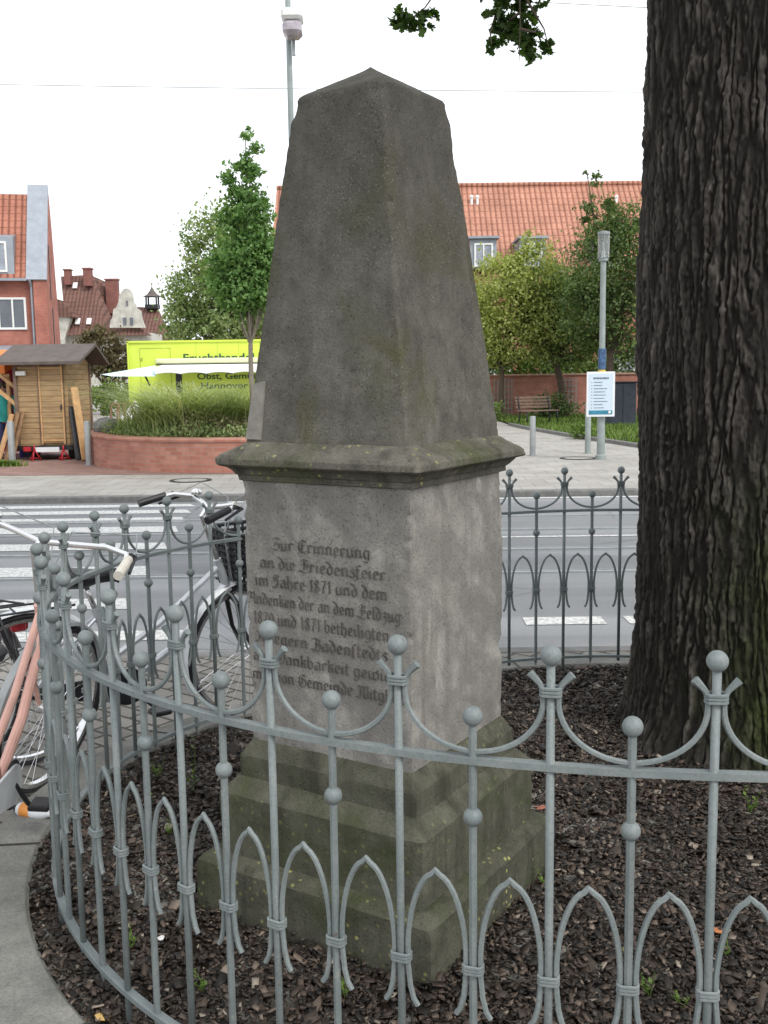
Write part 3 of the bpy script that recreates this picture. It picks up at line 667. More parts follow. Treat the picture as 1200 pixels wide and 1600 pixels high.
# mulch bed
vs = []; fs = []; nR, nT = 70, 200
for i in range(nR + 1):
    for k in range(nT):
        t = 2 * PI * k / nT; q = (frad(t) + .09) * i / nR; x, y = FC.x + q * math.cos(t), FC.y + q * math.sin(t)
        vs.append((x, y, -.004 + .014 * noise.fractal(Vector((x * 2.2, y * 2.2, 0)), .8, 2, 4) + .012 * noise.noise(Vector((x * 14, y * 14, 3)))))
for i in range(nR):
    for k in range(nT): j = (k + 1) % nT; fs.append((i * nT + k, i * nT + j, (i + 1) * nT + j, (i + 1) * nT + k))
tag(np_mesh('bed_soil', vs, fs, M['soil'], None, True), kind='structure')
def mulch(n):
    t = RNG.uniform(0, 2 * PI, n * 3); 
    rad = basis(t) @ coef + .085; q = np.sqrt(RNG.uniform(0, 1, n * 3)) * rad; x = FC.x + q * np.cos(t); y = FC.y + q * np.sin(t)
    near = (y < 3.0) & (x < 2.2); keep = (x < 2.6) & (near | (RNG.uniform(0, 1, n * 3) < .72)); x, y = x[keep][:n], y[keep][:n]; n = len(x)
    L = RNG.gamma(2.9, .0048, n) + .005; W = L * RNG.uniform(.25, .8, n); T = RNG.uniform(.002, .006, n)
    yaw = RNG.uniform(0, 2 * PI, n); tx = RNG.normal(0, .38, n); ty = RNG.normal(0, .38, n); z = np.abs(RNG.normal(.008, .011, n)) + .002
    c = np.array([(-1, -1, 0), (-.7, 1, .3), (1, .8, 0), (.8, -1, -.2)], float)
    V = np.zeros((n, 8, 3))
    for k in range(8):
        b = c[k % 4] * RNG.uniform(.75, 1.15, (n, 1)); X = b[:, 0] * L / 2; Y = b[:, 1] * W / 2 * 1; Z = (T / 2) * (1 if k > 3 else -1) + b[:, 2] * T
        X2 = X; Z2 = Z + X * np.sin(tx) + Y * np.sin(ty)
        V[:, k, 0] = x + X2 * np.cos(yaw) - Y * np.sin(yaw); V[:, k, 1] = y + X2 * np.sin(yaw) + Y * np.cos(yaw); V[:, k, 2] = z + Z2
    f = np.array([(0, 3, 2, 1), (4, 5, 6, 7), (0, 1, 5, 4), (1, 2, 6, 5), (2, 3, 7, 6), (3, 0, 4, 7)])
    F = (f[None] + (np.arange(n) * 8)[:, None, None]).reshape(-1, 4)
    o = np_mesh('bark_mulch', V.reshape(-1, 3), F, M['chips']); return tag(o, 'dark shredded bark mulch covering the bed inside the railing', 'mulch', kind='stuff')
mulch(86000)

# ================================================================ TREES
def leaf_cloud(centres, radii, n, size, clumps, seed, shell=.55, lobed=False, squash=.8):
    rg = np.random.default_rng(seed); centres = np.array(centres, float); radii = np.array(radii, float)
    vol = radii.prod(1) ** .8; pick = rg.choice(len(centres), clumps, p=vol / vol.sum())
    d = rg.normal(size=(clumps, 3)); d /= np.linalg.norm(d, axis=1)[:, None]; rad = rg.uniform(shell, 1.0, clumps) ** .6
    cc = centres[pick] + d * rad[:, None] * radii[pick] * rg.uniform(.85, 1.1, (clumps, 1))
    cs = (radii[pick].mean(1)) * rg.uniform(.13, .27, clumps)
    ci = rg.integers(0, clumps, n); off = rg.normal(size=(n, 3)) * cs[ci][:, None] * np.array([1, 1, .7])
    P = cc[ci] + off
    a = rg.normal(size=(n, 3)); a /= np.linalg.norm(a, axis=1)[:, None]
    b = rg.normal(size=(n, 3)); b[:, 2] *= .5; b -= (b * a).sum(1)[:, None] * a; b /= np.linalg.norm(b, axis=1)[:, None]
    s = size * rg.uniform(.55, 1.2, n)[:, None]
    if not lobed:
        nn_ = np.cross(a, b)
        V = np.stack([P - a * s * .5, P + b * s * .32 + nn_ * s * .07, P + a * s * .55, P - b * s * .32 + nn_ * s * .07], 1)
        return V.reshape(-1, 3), np.arange(n * 4).reshape(-1, 4), cc
    nn_ = np.cross(a, b); out = []
    prof = [(-.5, .03), (-.3, .16), (-.22, .09), (-.05, .27), (.03, .15), (.2, .3), (.27, .17), (.42, .16), (.55, 0)]
    for (l, w_) in prof: out.append(P + a * s * l + b * s * w_ + nn_ * s * abs(w_) * .3)
    for (l, w_) in prof[-2::-1]: out.append(P + a * s * l - b * s * w_ + nn_ * s * abs(w_) * .3)
    V = np.stack(out, 1); k = V.shape[1]
    # strips of quads across the leaf
    q = [(i, i + 1, k - 2 - i, k - 1 - i) for i in range(7)]
    F = (np.array(q)[None] + (np.arange(n) * k)[:, None, None]).reshape(-1, 4)
    T_ = np.array([(7, 8, 9, 9)])
    return V.reshape(-1, 3), F, cc
def tree(name, label, base, fork, tr, crowns, n, size, clumps, leafmat, barkmat, seed, group=None, limbs=18, cat='tree', lean=(0, 0), trunk2=None):
    rg = random.Random(seed); t = empty(name, base, 0, label, cat, group); base = Vector(base)
    cs = [Vector(c) - base for c, r in crowns]; rs = [r for c, r in crowns]
    V, F, cc = leaf_cloud(cs, rs, n, size, clumps, seed)
    top = Vector((lean[0], lean[1], fork)); mb = MB(); pts = []; rad = []
    for k in range(7): f = k / 6; pts.append(Vector((lean[0] * f + rg.uniform(-.02, .02) * tr * 8 * (k > 0), lean[1] * f, fork * f - .05 * (k == 0)))); rad.append(tr * (1.25 if k == 0 else 1.02 - .3 * f))
    mb.tube(pts, rad, 10); mb.build('trunk', barkmat, t)
    lb = MB(); idx = rg.sample(range(len(cc)), min(limbs, len(cc)))
    main = max(cs, key=lambda c: c.z)
    lb.tube([top - Vector((0, 0, .1)), (top + main) / 2 + Vector((rg.uniform(-.1, .1), 0, 0)), main + Vector((0, 0, rs[cs.index(main)][2] * .6))], [tr * .75, tr * .45, tr * .1], 7)
    for i in idx:
        e = Vector(cc[i]); st_ = top.lerp(main, rg.random() * .55 * (e.z > main.z - .2) + .0); m_ = st_.lerp(e, .5) + Vector((0, 0, -.08 * (e - st_).length + .0))
        lb.tube([st_, m_, e], [tr * .42, tr * .26, tr * .06], 5)
    lb.build('branches', barkmat, t)
    np_mesh('crown', V, F, leafmat, t)
    return t
# ---------------------------------------------------------------- the big oak inside the railing
oak = empty('oak_tree', (1.66, 4.55, 0), 0, 'huge old oak with deeply furrowed dark mossy bark, right of the monument inside the railing', 'tree')
def oak_trunk():
    NU, NV, Hh = 900, 640, 5.2
    U, Vv = np.meshgrid(np.arange(NU) / NU, np.arange(NV) / (NV - 1), indexing='xy')
    cu, cv = 80, 12
    rg = np.random.default_rng(3)
    ju = rg.uniform(.08, .92, (cv + 6, cu)); jv = rg.uniform(.0, 1.0, (cv + 6, cu)); hgt = rg.uniform(.55, 1, (cv + 6, cu))
    def smooth(nu, nv, seed):
        g = np.random.default_rng(seed).uniform(-1, 1, (nv + 2, nu)); x = U * nu; y = Vv * nv; xi = np.floor(x).astype(int); yi = np.floor(y).astype(int)
        fx = x - xi; fy = y - yi; fx = fx * fx * (3 - 2 * fx); fy = fy * fy * (3 - 2 * fy)
        a = g[yi, xi % nu] * (1 - fx) + g[yi, (xi + 1) % nu] * fx; b = g[yi + 1, xi % nu] * (1 - fx) + g[yi + 1, (xi + 1) % nu] * fx
        return a * (1 - fy) + b * fy
    x = U * cu + smooth(20, 7, 1) * .8 + smooth(66, 18, 2) * .45 + smooth(130, 70, 6) * .25 + smooth(260, 240, 7) * .18; y = Vv * cv + smooth(62, 10, 4) * .9 + 2
    xi = np.floor(x).astype(int); yi = np.floor(y).astype(int); F1 = np.full(x.shape, 9.); F2 = np.full(x.shape, 9.); hh = np.zeros(x.shape)
    for dy in (-1, 0, 1):
        for dx in (-1, 0, 1):
            a = (xi + dx) % cu; b = np.clip(yi + dy, 0, cv + 5)
            d = np.sqrt((xi + dx + ju[b, a] - x) ** 2 + ((yi + dy + jv[b, a] - y) * .8) ** 2)
            m = d < F1; F2 = np.where(m, F1, np.minimum(F2, d)); hh = np.where(m, hgt[b, a], hh); F1 = np.where(m, d, F1)
    e = np.clip((F2 - F1) / .36, 0, 1); e = e * e * (3 - 2 * e)
    fl = smooth(300, 130, 9) * .55 + smooth(370, 340, 10) * .45
    ridge = e * hh * (.82 + .4 * fl + .25 * smooth(80, 60, 15)) + .12 * fl
    z = Vv * Hh - .08
    rb = .515 - .012 * z + .085 * np.exp(-np.clip(z, 0, None) / .22) * (1 + .5 * np.sin(U * 2 * PI * 5 + 1.3) + .25 * np.sin(U * 2 * PI * 9)) + .018 * smooth(7, 5, 12)
    rr_ = rb - .016 + .024 * ridge
    V = np.stack([rr_ * np.cos(U * 2 * PI) - .012 * z, rr_ * np.sin(U * 2 * PI), z], -1).reshape(-1, 3)
    i, j = np.meshgrid(np.arange(NV - 1), np.arange(NU), indexing='ij'); j2 = (j + 1) % NU
    F = np.stack([i * NU + j, i * NU + j2, (i + 1) * NU + j2, (i + 1) * NU + j], -1).reshape(-1, 4)
    o = np_mesh('trunk', V, F, M['bark'], oak, True)
    at_ = o.data.attributes.new('ridge', 'FLOAT', 'POINT'); at_.data.foreach_set('value', np.clip(ridge, 0, 1).ravel().astype(np.float32))
oak_trunk()
O = Vector((1.66, 4.55, 0))
lb = MB(); rg = random.Random(4)
V0, F0, cc0 = leaf_cloud([(-.6, -.6, 8.6), (2.2, 1.5, 9.2), (-2.6, 1.6, 8.8)], [(4.6, 4.4, 3.4), (4, 4, 3), (3.2, 3.4, 2.8)], 14000, .16, 420, 8)
k_ = [q for q in range(len(F0)) if (V0[q * 4][2] > 1.65 + .385 * (V0[q * 4][1] + 4.55) + .35)]
F0 = F0[k_]
for k in range(9):
    a = 2 * PI * k / 9 + .3; e = Vector((math.cos(a) * 3.4, math.sin(a) * 3.4, 8.0 + rg.random() * 1.5)); s0 = Vector((-.05, 0, 4.9 + .06 * k))
    lb.tube([s0, s0.lerp(e, .3) + Vector((0, 0, .35)), s0.lerp(e, .7) + Vector((0, 0, .3)), e], [.2, .14, .09, .02], 8)
# hanging twigs that dip into view
YB = 7.2
twigs = [[(812, -260), (818, -120), (811, -30), (813, 30), (811, 96)], [(812, 20), (795, 32), (776, 20)], [(812, 45), (835, 50), (842, 40)], [(812, -120), (740, -90), (690, -25), (664, 12), (640, 30)], [(812, -20), (835, 20), (850, 45), (857, 72)], [(776, 22), (766, 50), (768, 70)]]
for tw in twigs:
    P_ = [at(x, y, YB + .15 * math.sin(x * .3)) - O for x, y in tw]; lb.tube(P_, [.02 * (1 - .8 * i / (len(P_) - 1)) * .55 for i in range(len(P_))], 6)
lb.tube([Vector((-.2, .3, 5.0)), Vector((-.6, 1.4, 5.9)), at(812, -258, YB) - O], [.12, .06, .015], 8)
lb.build('branches', M['bark3'], oak)
cl = [(625, 30, 14), (642, 38, 15), (660, 30, 15), (676, 22, 9), (652, 48, 9), (632, 18, 9),
      (765, 22, 13), (782, 34, 17), (798, 52, 19), (812, 40, 17), (820, 66, 17), (826, 86, 13), (838, 50, 13), (836, 24, 15), (842, 4, 13), (815, 8, 14), (782, 5, 12), (800, 75, 11), (857, 78, 11), (850, 70, 8), (768, 72, 10), (772, 62, 6), (800, -20, 26), (840, -25, 22), (770, -22, 18)]
V1, F1, _ = leaf_cloud([at(x, y, YB) - O for x, y, r in cl], [(r * .0043, r * .006, r * .0043) for x, y, r in cl], 900, .088, 260, 21, .1, True)
np_mesh('leafy_twigs', V1, F1, M['lf_oak'], oak)
np_mesh('crown', V0, F0, M['lf_oak'], oak)

# ---------------------------------------------------------------- weeds and litter in the bed
def weed(p, h, label, spread=.05, n=9, seed=0):
    t = empty('weed', p, 0, label, 'weed', 'weeds sprouting in the mulch'); rg = random.Random(seed); mb = MB(); lf = MB()
    for k in range(3 if n > 4 else 1):
        a = rg.random() * 6; top = Vector((math.cos(a) * spread * .6, math.sin(a) * spread * .6, h * (1 - .25 * k)))
        mb.tube([(0, 0, -.01), top * .5 + Vector((.004, 0, 0)), top], [.0016, .0012, .0006], 5)
        for j in range(n):
            f = .15 + .85 * (j + rg.random()) / n; c = top * f; an = rg.random() * 6.28; L = (.012 + .016 * rg.random()) * (1.2 - .6 * f) * (h / .12) ** .4
            d = Vector((math.cos(an), math.sin(an), .35 + .5 * rg.random())).normalized(); s_ = d.cross(Vector((0, 0, 1))).normalized() * L * .28
            lf.add([c, c + d * L * .5 + s_, c + d * L, c + d * L * .5 - s_], [(0, 1, 2, 3)])
    mb.build('stem', M['turf'], t); lf.build('leaves', M['turf'], t)
wd = [((303, 1235), .24, 'tall thin yellow green weed rising left of the monument foot'), ((248, 1215), .09, 'small leafy weed left of the tall thin weed behind the left railing'),
      ((228, 1262), .08, 'low weed close to the left railing, below the small leafy weed'), ((262, 1305), .07, 'low green weed in the mulch left of the upper plinth step'),
      ((200, 1485), .07, 'grassy weed near the lower left curve of the railing'), ((1170, 1270), .12, 'bright weed sprouting right of the oak trunk foot'),
      ((1015, 1555), .09, 'green shoots behind the railing at the lower right, between two long bars'), ((985, 1530), .08, 'smaller green shoots left of the shoots between two long bars, lower right'),
      ((1135, 1495), .06, 'tiny green weed near the right edge behind the pointed arches'), ((318, 1548), .06, 'small sprig in the mulch near the bottom left of the railing'),
      ((1065, 1572), .05, 'low sprig at the bottom right corner of the bed'), ((850, 1385), .06, 'sprig growing against the right corner of the foot block'),
      ((540, 1560), .06, 'sprig in the mulch below the front face of the foot block')]
for i, (q, h, lab) in enumerate(wd): weed(gnd(*q, .012), h, lab, .03 + h * .25, 8, i)
def drop(name, q, label, cat, mat, r, seed=0):
    rg = random.Random(seed); p = gnd(*q, .026); mb = MB(); k = 9
    vs = [Vector((0, 0, r * .12))] + [Vector((math.cos(2 * PI * i / k) * r * rg.uniform(.6, 1.1), math.sin(2 * PI * i / k) * r * rg.uniform(.5, .8), rg.uniform(-.1, .35) * r)) for i in range(k)]
    mb.add(vs + [v - Vector((0, 0, .0012)) for v in vs], [(0, 1 + i, 1 + (i + 1) % k) for i in range(k)] + [(k + 1, k + 2 + (i + 1) % k, k + 2 + i) for i in range(k)])
    o = mb.build(name, mat); o.location = p; tag(o, label, cat)
M['leaf_y'] = mat_plain('yellow fallen leaf', (.5, .33, .1), .6, 0, .3, 60); M['leaf_o'] = mat_plain('orange fallen leaf', (.45, .17, .06), .6, 0, .3, 60)
M['leaf_r'] = mat_plain('russet fallen leaf', (.3, .11, .07), .6, 0, .3, 60); M['wrap'] = mat_plain('white sweet wrapper', (.7, .68, .68), .35, 0, .2, 80)
drop('fallen_leaf', (163, 1588), 'yellow fallen leaf on the mulch at the bottom left inside the railing', 'leaf', M['leaf_y'], .026, 1)
drop('fallen_leaf', (845, 1262), 'russet fallen leaf on the mulch right of the foot block', 'leaf', M['leaf_r'], .026, 2)
drop('fallen_leaf', (1122, 1455), 'orange fallen leaf leaning in the mulch at the lower right', 'leaf', M['leaf_o'], .026, 3)
drop('fallen_leaf', (330, 1100), 'yellow fallen leaf on the setts behind the railing left of the monument', 'leaf', M['leaf_y'], .035, 4)
drop('wrapper', (250, 1466), 'small white and red wrapper lying in the mulch left of the foot block', 'wrapper', M['wrap'], .014, 5)
# lying drinks bottle on the kerb
bt = empty('plastic_bottle', gnd(54, 1268, .048), R(-22), 'small pale plastic bottle with an orange label lying on the kerb by the left railing', 'bottle')
RX = Matrix.Rotation(R(90), 3, 'Y')
MB().lathe([(1e-6, -.075), (.022, -.073), (.026, -.065), (.026, .035), (.02, .052), (.011, .066), (.010, .082), (1e-6, .083)], n=18, M=RX).build('body', M['mud_w'], bt)
MB().lathe([(.0268, -.055), (.0268, -.01)], n=18, M=RX).build('label_band', M['orange'], bt)
MB().lathe([(.0125, .07), (.0125, -.0), (1e-6, .0)][:1] + [(.0125, .09), (1e-6, .0905)], n=12, M=Matrix.Rotation(R(-90), 3, 'Y')).build('cap', M['black'], bt)

# ================================================================ BICYCLES
def bicycle(label, rear, head_deg, frame_mat, steer=0, lean=0, saddle_h=.82, grips='black', basket=False, rack=True, mud='mud_w', bar_z=1.05, taillight=True, wr=.335, sweep=.20, fork_mat=None, saddle_mat='black', barw=.29, guard='black'):
    root = empty('bicycle', rear, 0, label, 'bicycle', 'bicycles parked against the railing')
    root.rotation_euler = (R(lean), 0, 0); root.rotation_mode = 'XYZ'
    root.matrix_world = Matrix.Translation(rear) @ Matrix.Rotation(R(head_deg), 4, 'Z') @ Matrix.Rotation(R(lean), 4, 'X')
    fm = M[frame_mat]; Yx = Matrix.Rotation(R(90), 3, 'X')
    WB = 1.06; A_ = Vector((WB - .165, 0, .80)); Bh = Vector((WB - .115, 0, .66)); BB = Vector((.43, 0, .285)); ax = (Bh - A_).normalized()
    St = Matrix.Translation(Bh) @ Matrix.Rotation(R(steer), 4, -ax) @ Matrix.Translation(-Bh)
    def put(mb, T=None):
        if T: mb.v = [tuple(T @ Vector(v)) for v in mb.v]
        return mb
    def wheel(c, T, name):
        ty = put(MB().lathe([(wr - .017, -.012), (wr - .006, -.019), (wr, -.010), (wr + .004, 0), (wr, .010), (wr - .006, .019), (wr - .017, .012)], c, 48, Yx, closed=True), T).build(name, M['rubber'], root)
        put(MB().lathe([(wr - .034, -.011), (wr - .018, -.013), (wr - .018, .013), (wr - .034, .011)], c, 48, Yx, closed=True), T).build('rim', M['chrome'], ty)
        sp = MB()
        for k in range(32):
            a = 2 * PI * k / 32; b = a + (.55 if k % 2 else -.55) * (1 if k % 4 < 2 else 1); sd = .025 * (1 if k % 2 else -1)
            sp.tube([c + Vector((math.cos(b) * .02, sd, math.sin(b) * .02)), c + Vector((math.cos(a) * (wr - .03), 0, math.sin(a) * (wr - .03)))], .0012, 4)
        put(sp, T).build('spokes', M['chrome'], ty)
        put(MB().lathe([(.012, -.05), (.022, -.035), (.02, -.02), (.02, .02), (.022, .035), (.012, .05)], c, 14, Yx), T).build('hub', M['chrome'], ty)
    rc = Vector((0, 0, wr + .004)); fc = Vector((WB, 0, wr + .004))
    wheel(rc, None, 'rear_wheel'); wheel(fc, St, 'front_wheel')
    f = MB(); ST = Vector((.30, 0, .66))
    f.tube([A_ - ax * .01, Bh + ax * .01], .02, 12); f.tube([Bh + Vector((-.01, 0, .02)), Bh.lerp(BB, .5) + Vector((0, 0, -.045)), BB], .019, 10)
    f.tube([A_ + Vector((0, 0, -.03)), A_.lerp(Vector((.36, 0, .42)), .55) + Vector((0, 0, -.05)), Vector((.385, 0, .42))], .015, 10)
    f.tube([BB, ST], .017, 10)
    for s_ in (-1, 1): f.tube([BB + Vector((-.02, s_ * .02, 0)), Vector((.2, s_ * .045, .31)), Vector((0, s_ * .055, wr))], .010, 8); f.tube([ST + Vector((0, s_ * .01, -.05)), Vector((.12, s_ * .05, .47)), Vector((0, s_ * .055, wr))], .008, 8)
    f.build('frame', fm, root)
    fk = MB(); cr = fc + Vector((-.075, 0, wr + .05)); cr = Bh + ax * .03
    fk.tube([Bh, cr + ax * .02], .018, 10)
    for s_ in (-1, 1): fk.tube([cr + Vector((0, s_ * .01, 0)), cr + Vector((.015, s_ * .045, -.04)), fc + Vector((-.06, s_ * .05, .12)), fc + Vector((0, s_ * .052, 0))], [.013, .013, .011, .009], 8)
    put(fk, St).build('fork', M[fork_mat] if fork_mat else fm, root)
    def mudg(c, a0, a1, T, name):
        mb = MB(); n = 22; vs = []; fs = []
        for k in range(n + 1):
            a = R(a0 + (a1 - a0) * k / n)
            for (dr, dy) in ((.014, -.023), (.026, -.015), (.030, 0), (.026, .015), (.014, .023)): vs.append(c + Vector((math.cos(a) * (wr + dr), dy, math.sin(a) * (wr + dr))))
        for k in range(n):
            for j in range(4): fs.append((k * 5 + j, k * 5 + j + 1, k * 5 + j + 6, k * 5 + j + 5))
        mb.add(vs, fs, True)
        for s_ in (-1, 1): mb.tube([c + Vector((0, s_ * .05, 0)), c + Vector((math.cos(R(a1)) * (wr + .02), s_ * .028, math.sin(R(a1)) * (wr + .02)))], .0025, 5)
        put(mb, T).build(name, M[mud], root)
    mudg(fc, 40, 205, St, 'front_mudguard'); mudg(rc, -25, 150, None, 'rear_mudguard')
    SA = ST + Vector((-.02, 0, 0)); sp = MB(); sp.tube([ST, ST + (ST - BB).normalized() * (saddle_h - .66 - .03)], .0125, 10); sp.build('seat_post', M['chrome'], root)
    sh = ST + (ST - BB).normalized() * (saddle_h - .66); sh = Vector((sh.x, 0, saddle_h))
    vs = []; prof = [(-.15, .06, .0), (-.13, .1, .02), (-.07, .112, .026), (-.01, .088, .016), (.05, .05, .008), (.11, .03, .008), (.145, .022, .004), (.16, .01, -.004)]
    for (x, hw, z) in prof:
        for k in range(12):
            a = 2 * PI * k / 12; vs.append(sh + Vector((x, math.cos(a) * hw, z + (math.sin(a) * .024 if math.sin(a) > 0 else math.sin(a) * (.062 if x < 0 else .04)))))
    fs = [(i * 12 + k, i * 12 + (k + 1) % 12, (i + 1) * 12 + (k + 1) % 12, (i + 1) * 12 + k) for i in range(7) for k in range(12)] + [tuple(range(12))[::-1], tuple(84 + k for k in range(12))]
    MB().add(vs, fs, True).build('saddle', M[saddle_mat], root)
    # stem, bar, grips, levers
    top = A_ - ax * (bar_z - .80 - .02); bz = Vector((top.x + .03, 0, bar_z))
    hb = MB(); hb.tube([A_, top, bz], .0125, 10)
    def pb(s_): return [bz, bz + Vector((.03, s_ * barw * .3, .012)), bz + Vector((.035, s_ * barw * .62, .03)), bz + Vector((-.02, s_ * barw * .9, .035)), bz + Vector((-.02 - sweep * .5, s_ * barw * 1.0, .02)), bz + Vector((-.02 - sweep, s_ * barw * 1.06, .0))]
    for s_ in (-1, 1): hb.tube(pb(s_), .0115, 10)
    ho = put(hb, St).build('handlebar', M['chrome'], root)
    for s_ in (-1, 1):
        q = pb(s_); a = q[-1]; b = q[-2]; d = (a - b).normalized(); b2 = a - d * .13
        put(MB().tube([b2, b2.lerp(a, .5), a + d * .006], [.0165, .0175, .018], 12), St).build('grip', M[grips], ho)
        c = b2 - d * .03; put(MB().tube([c, c + Vector((.05, -s_ * .01, -.012)), c + d * .12 + Vector((.055, 0, -.02))], [.012, .008, .006], 7), St).build('brake_lever', M['black'], ho)
        cb = MB(); cb.tube([c + Vector((.04, 0, 0)), c + Vector((.13, -s_ * .06, .05)), bz + Vector((.14, s_ * .04, .03)), bz + Vector((.09, 0, -.14)), Bh + Vector((.03, s_ * .01, .0))], .0028, 5); put(cb, St).build('brake_cable', M['steel'], ho)
    put(MB().lathe([(.026, 0), (.027, .012), (.018, .024), (1e-6, .028)], pb(1)[2] + Vector((0, -.03, .012)), 14), St).build('bell', M['chrome'], ho)
    cr_ = MB(); cr_.lathe([(.02, -.045), (.02, .045)], BB, 12, Yx); cr_.lathe([(.085, -.003), (.085, .003)], BB + Vector((0, -.05, 0)), 28, Yx)
    cr_.tube([BB + Vector((0, -.06, 0)), BB + Vector((.12, -.07, -.12))], .009, 6); cr_.tube([BB + Vector((0, .06, 0)), BB + Vector((-.12, .07, .12))], .009, 6)
    co_ = cr_.build('crank', M['dark'], root)
    for s_, e in ((-1, Vector((.12, -.115, -.12))), (1, Vector((-.12, .115, .12)))): MB().box(BB + e, (.09, .075, .022), bev=.006).build('pedal', M['black'], co_)
    cg = MB()
    vs = [BB + Vector((math.cos(a) * .07, -.062, math.sin(a) * .07)) for a in [R(-90 + 180 * k / 10) for k in range(11)]] + [Vector((0, -.062, wr + .022)), Vector((-.02, -.062, wr)), Vector((0, -.062, wr - .022))]
    cg.prism(vs, (0, .010, 0)); cg.build('chain_guard', M[guard], root)
    if rack:
        rk = MB()
        for s_ in (-1, 1): rk.tube([Vector((.20, s_ * .05, .70)), Vector((-.27, s_ * .06, .70))], .005, 6); rk.tube([Vector((-.12, s_ * .055, .70)), Vector((0, s_ * .06, wr))], .005, 6)
        for k in range(5): rk.tube([Vector((.15 - k * .1, -.055, .70)), Vector((.15 - k * .1, .055, .70))], .004, 5)
        rk.build('luggage_rack', M['dark'], root)
    if taillight: MB().box((-.31, 0, .62), (.04, .085, .055), bev=.012).build('rear_light', M['redp'], root)
    if basket:
        bk = MB(); c = Vector((WB + .06, 0, .80)); hx, hy, hz = .16, .2, .13
        for k in range(9):
            f_ = k / 8; z = -hz + 2 * hz * f_; g = .86 + .14 * f_; pts = [c + Vector((x * hx * g, y * hy * g, z)) for x, y in ((-1, -.7), (-.7, -1), (.7, -1), (1, -.7), (1, .7), (.7, 1), (-.7, 1), (-1, .7))]
            bk.tube(pts, .0105 if k in (0, 8) else .0095, 6, closed=True)
        for k in range(28):
            a = 2 * PI * k / 28; u = max(-1, min(1, math.cos(a) * 1.25)); v_ = max(-1, min(1, math.sin(a) * 1.25)); bk.tube([c + Vector((u * hx * .86, v_ * hy * .86, -hz)), c + Vector((u * hx, v_ * hy, hz))], .007, 5)
        bk.box(c - Vector((0, 0, hz - .005)), (hx * 1.7, hy * 1.7, .01)); put(bk, St).build('basket', M['black'], root)
        put(MB().lathe([(.03, -.05), (.045, -.02), (.05, .02), (.045, .028), (1e-6, .03)], Vector((WB - .03, 0, .66)), 16, Matrix.Rotation(R(90), 3, 'Y')), St).build('headlight', M['chrome'], root)
    return root
bicycle('silver step-through bicycle with a black front basket, nearest the monument behind the railing', Vector((-1.55, 4.27, 0)), 35, 'silver', steer=6, lean=4, saddle_h=.80, grips='black', basket=True, mud='mud_w', fork_mat='black', bar_z=1.06, sweep=.16)
bicycle('faded pink bicycle with wide silver handlebar and ivory grips leaning on the railing', Vector((-1.34, 2.92, .0)), 92, 'pinkp', steer=-20, lean=4, saddle_h=.80, grips='ivory', mud='steel', bar_z=1.06, sweep=.16, barw=.42, rack=False, guard='mud_w', saddle_mat='black', taillight=False)
bicycle('dark bicycle with a red rear light and wire rack behind the pink one', Vector((-1.86, 4.38, 0)), 150, 'navy', steer=6, lean=5, saddle_h=.84, mud='black')
# ================================================================ FAR SIDE OF THE ROAD
def planar(name, pxs, Y, depth, mat, parent):
    return MB().prism([at(x, y, Y) for x, y in pxs], (0, depth, 0)).build(name, M[mat] if isinstance(mat, str) else mat, parent)
def window(x0, x1, z0, z1, Y, parent, frame='white', glass='glass', cols=1, fw=.07, proud=.03, rows=1):
    """casement facing the camera on a wall at distance Y"""
    f = MB(); 
    for (a, b, c, d) in ((x0, x1, z0, z0 + fw), (x0, x1, z1 - fw, z1), (x0, x0 + fw, z0 + fw, z1 - fw), (x1 - fw, x1, z0 + fw, z1 - fw)):
        f.box(((a + b) / 2, Y - proud, (c + d) / 2), (b - a, .10, d - c))
    for k in range(1, cols):
        xm = x0 + (x1 - x0) * k / cols; f.box((xm, Y - proud, (z0 + z1) / 2), (fw * .8, .09, z1 - z0 - 2 * fw))
    for k in range(1, rows):
        zm = z0 + (z1 - z0) * k / rows; f.box(((x0 + x1) / 2, Y - proud, zm), (x1 - x0 - 2 * fw, .085, fw * .7))
    fo = f.build('window', M[frame], parent)
    MB().box(((x0 + x1) / 2, Y - .012, (z0 + z1) / 2), (x1 - x0 - fw, .03, z1 - z0 - fw)).build('pane', M[glass], fo)
    return fo
# ---- red gabled house on the left
h = empty('brick_house', (-17.2, 50, 0), 0, 'red brick house with pantile roof, dormer and grey capped gable at the left edge', 'house')
def rel(o, parent):                     # parent an object whose mesh is in world coordinates
    o.parent = parent; o.matrix_parent_inverse = Matrix.Translation(-Vector(parent.location)); return o
def W(mb, name, mat, parent): o = mb.build(name, M[mat] if isinstance(mat, str) else mat); return rel(o, parent)
def Wwin(parent, *a, **k):
    f = window(*a, parent=None, **k); return rel(f, parent)
mb = MB(); mb.box((-23.7, 52.2, 3.15), (14.14, 4.0, 6.7)); W(mb, 'wall', 'brick_bldg', h)
mb = MB(); mb.prism([(-31, 49.75, 6.42), (-31, 52.1, 10.75), (-31, 52.3, 10.75), (-31, 52.3, 6.42)], (14.3, 0, 0)); W(mb, 'roof', 'tile_left', h)
mb = MB(); mb.box((-24, 49.68, 6.42), (14.2, .16, .12)); W(mb, 'gutter', 'zinc', h)
mb = MB(); mb.tube([(-16.75, 49.62, 6.4), (-16.72, 49.85, 6.1), (-16.72, 49.85, -.1)], .06, 8); W(mb, 'downpipe', 'zinc', h)
mb = MB(); mb.prism([(-16.62, 49.72, -.2), (-16.62, 49.72, 6.45), (-16.62, 52.15, 11.1), (-16.62, 52.5, 11.1), (-16.62, 53.1, 9.3), (-16.62, 54.5, 3.0), (-16.62, 54.6, -.2)], (.62, 0, 0)); W(mb, 'gable', 'brick_bldg', h)
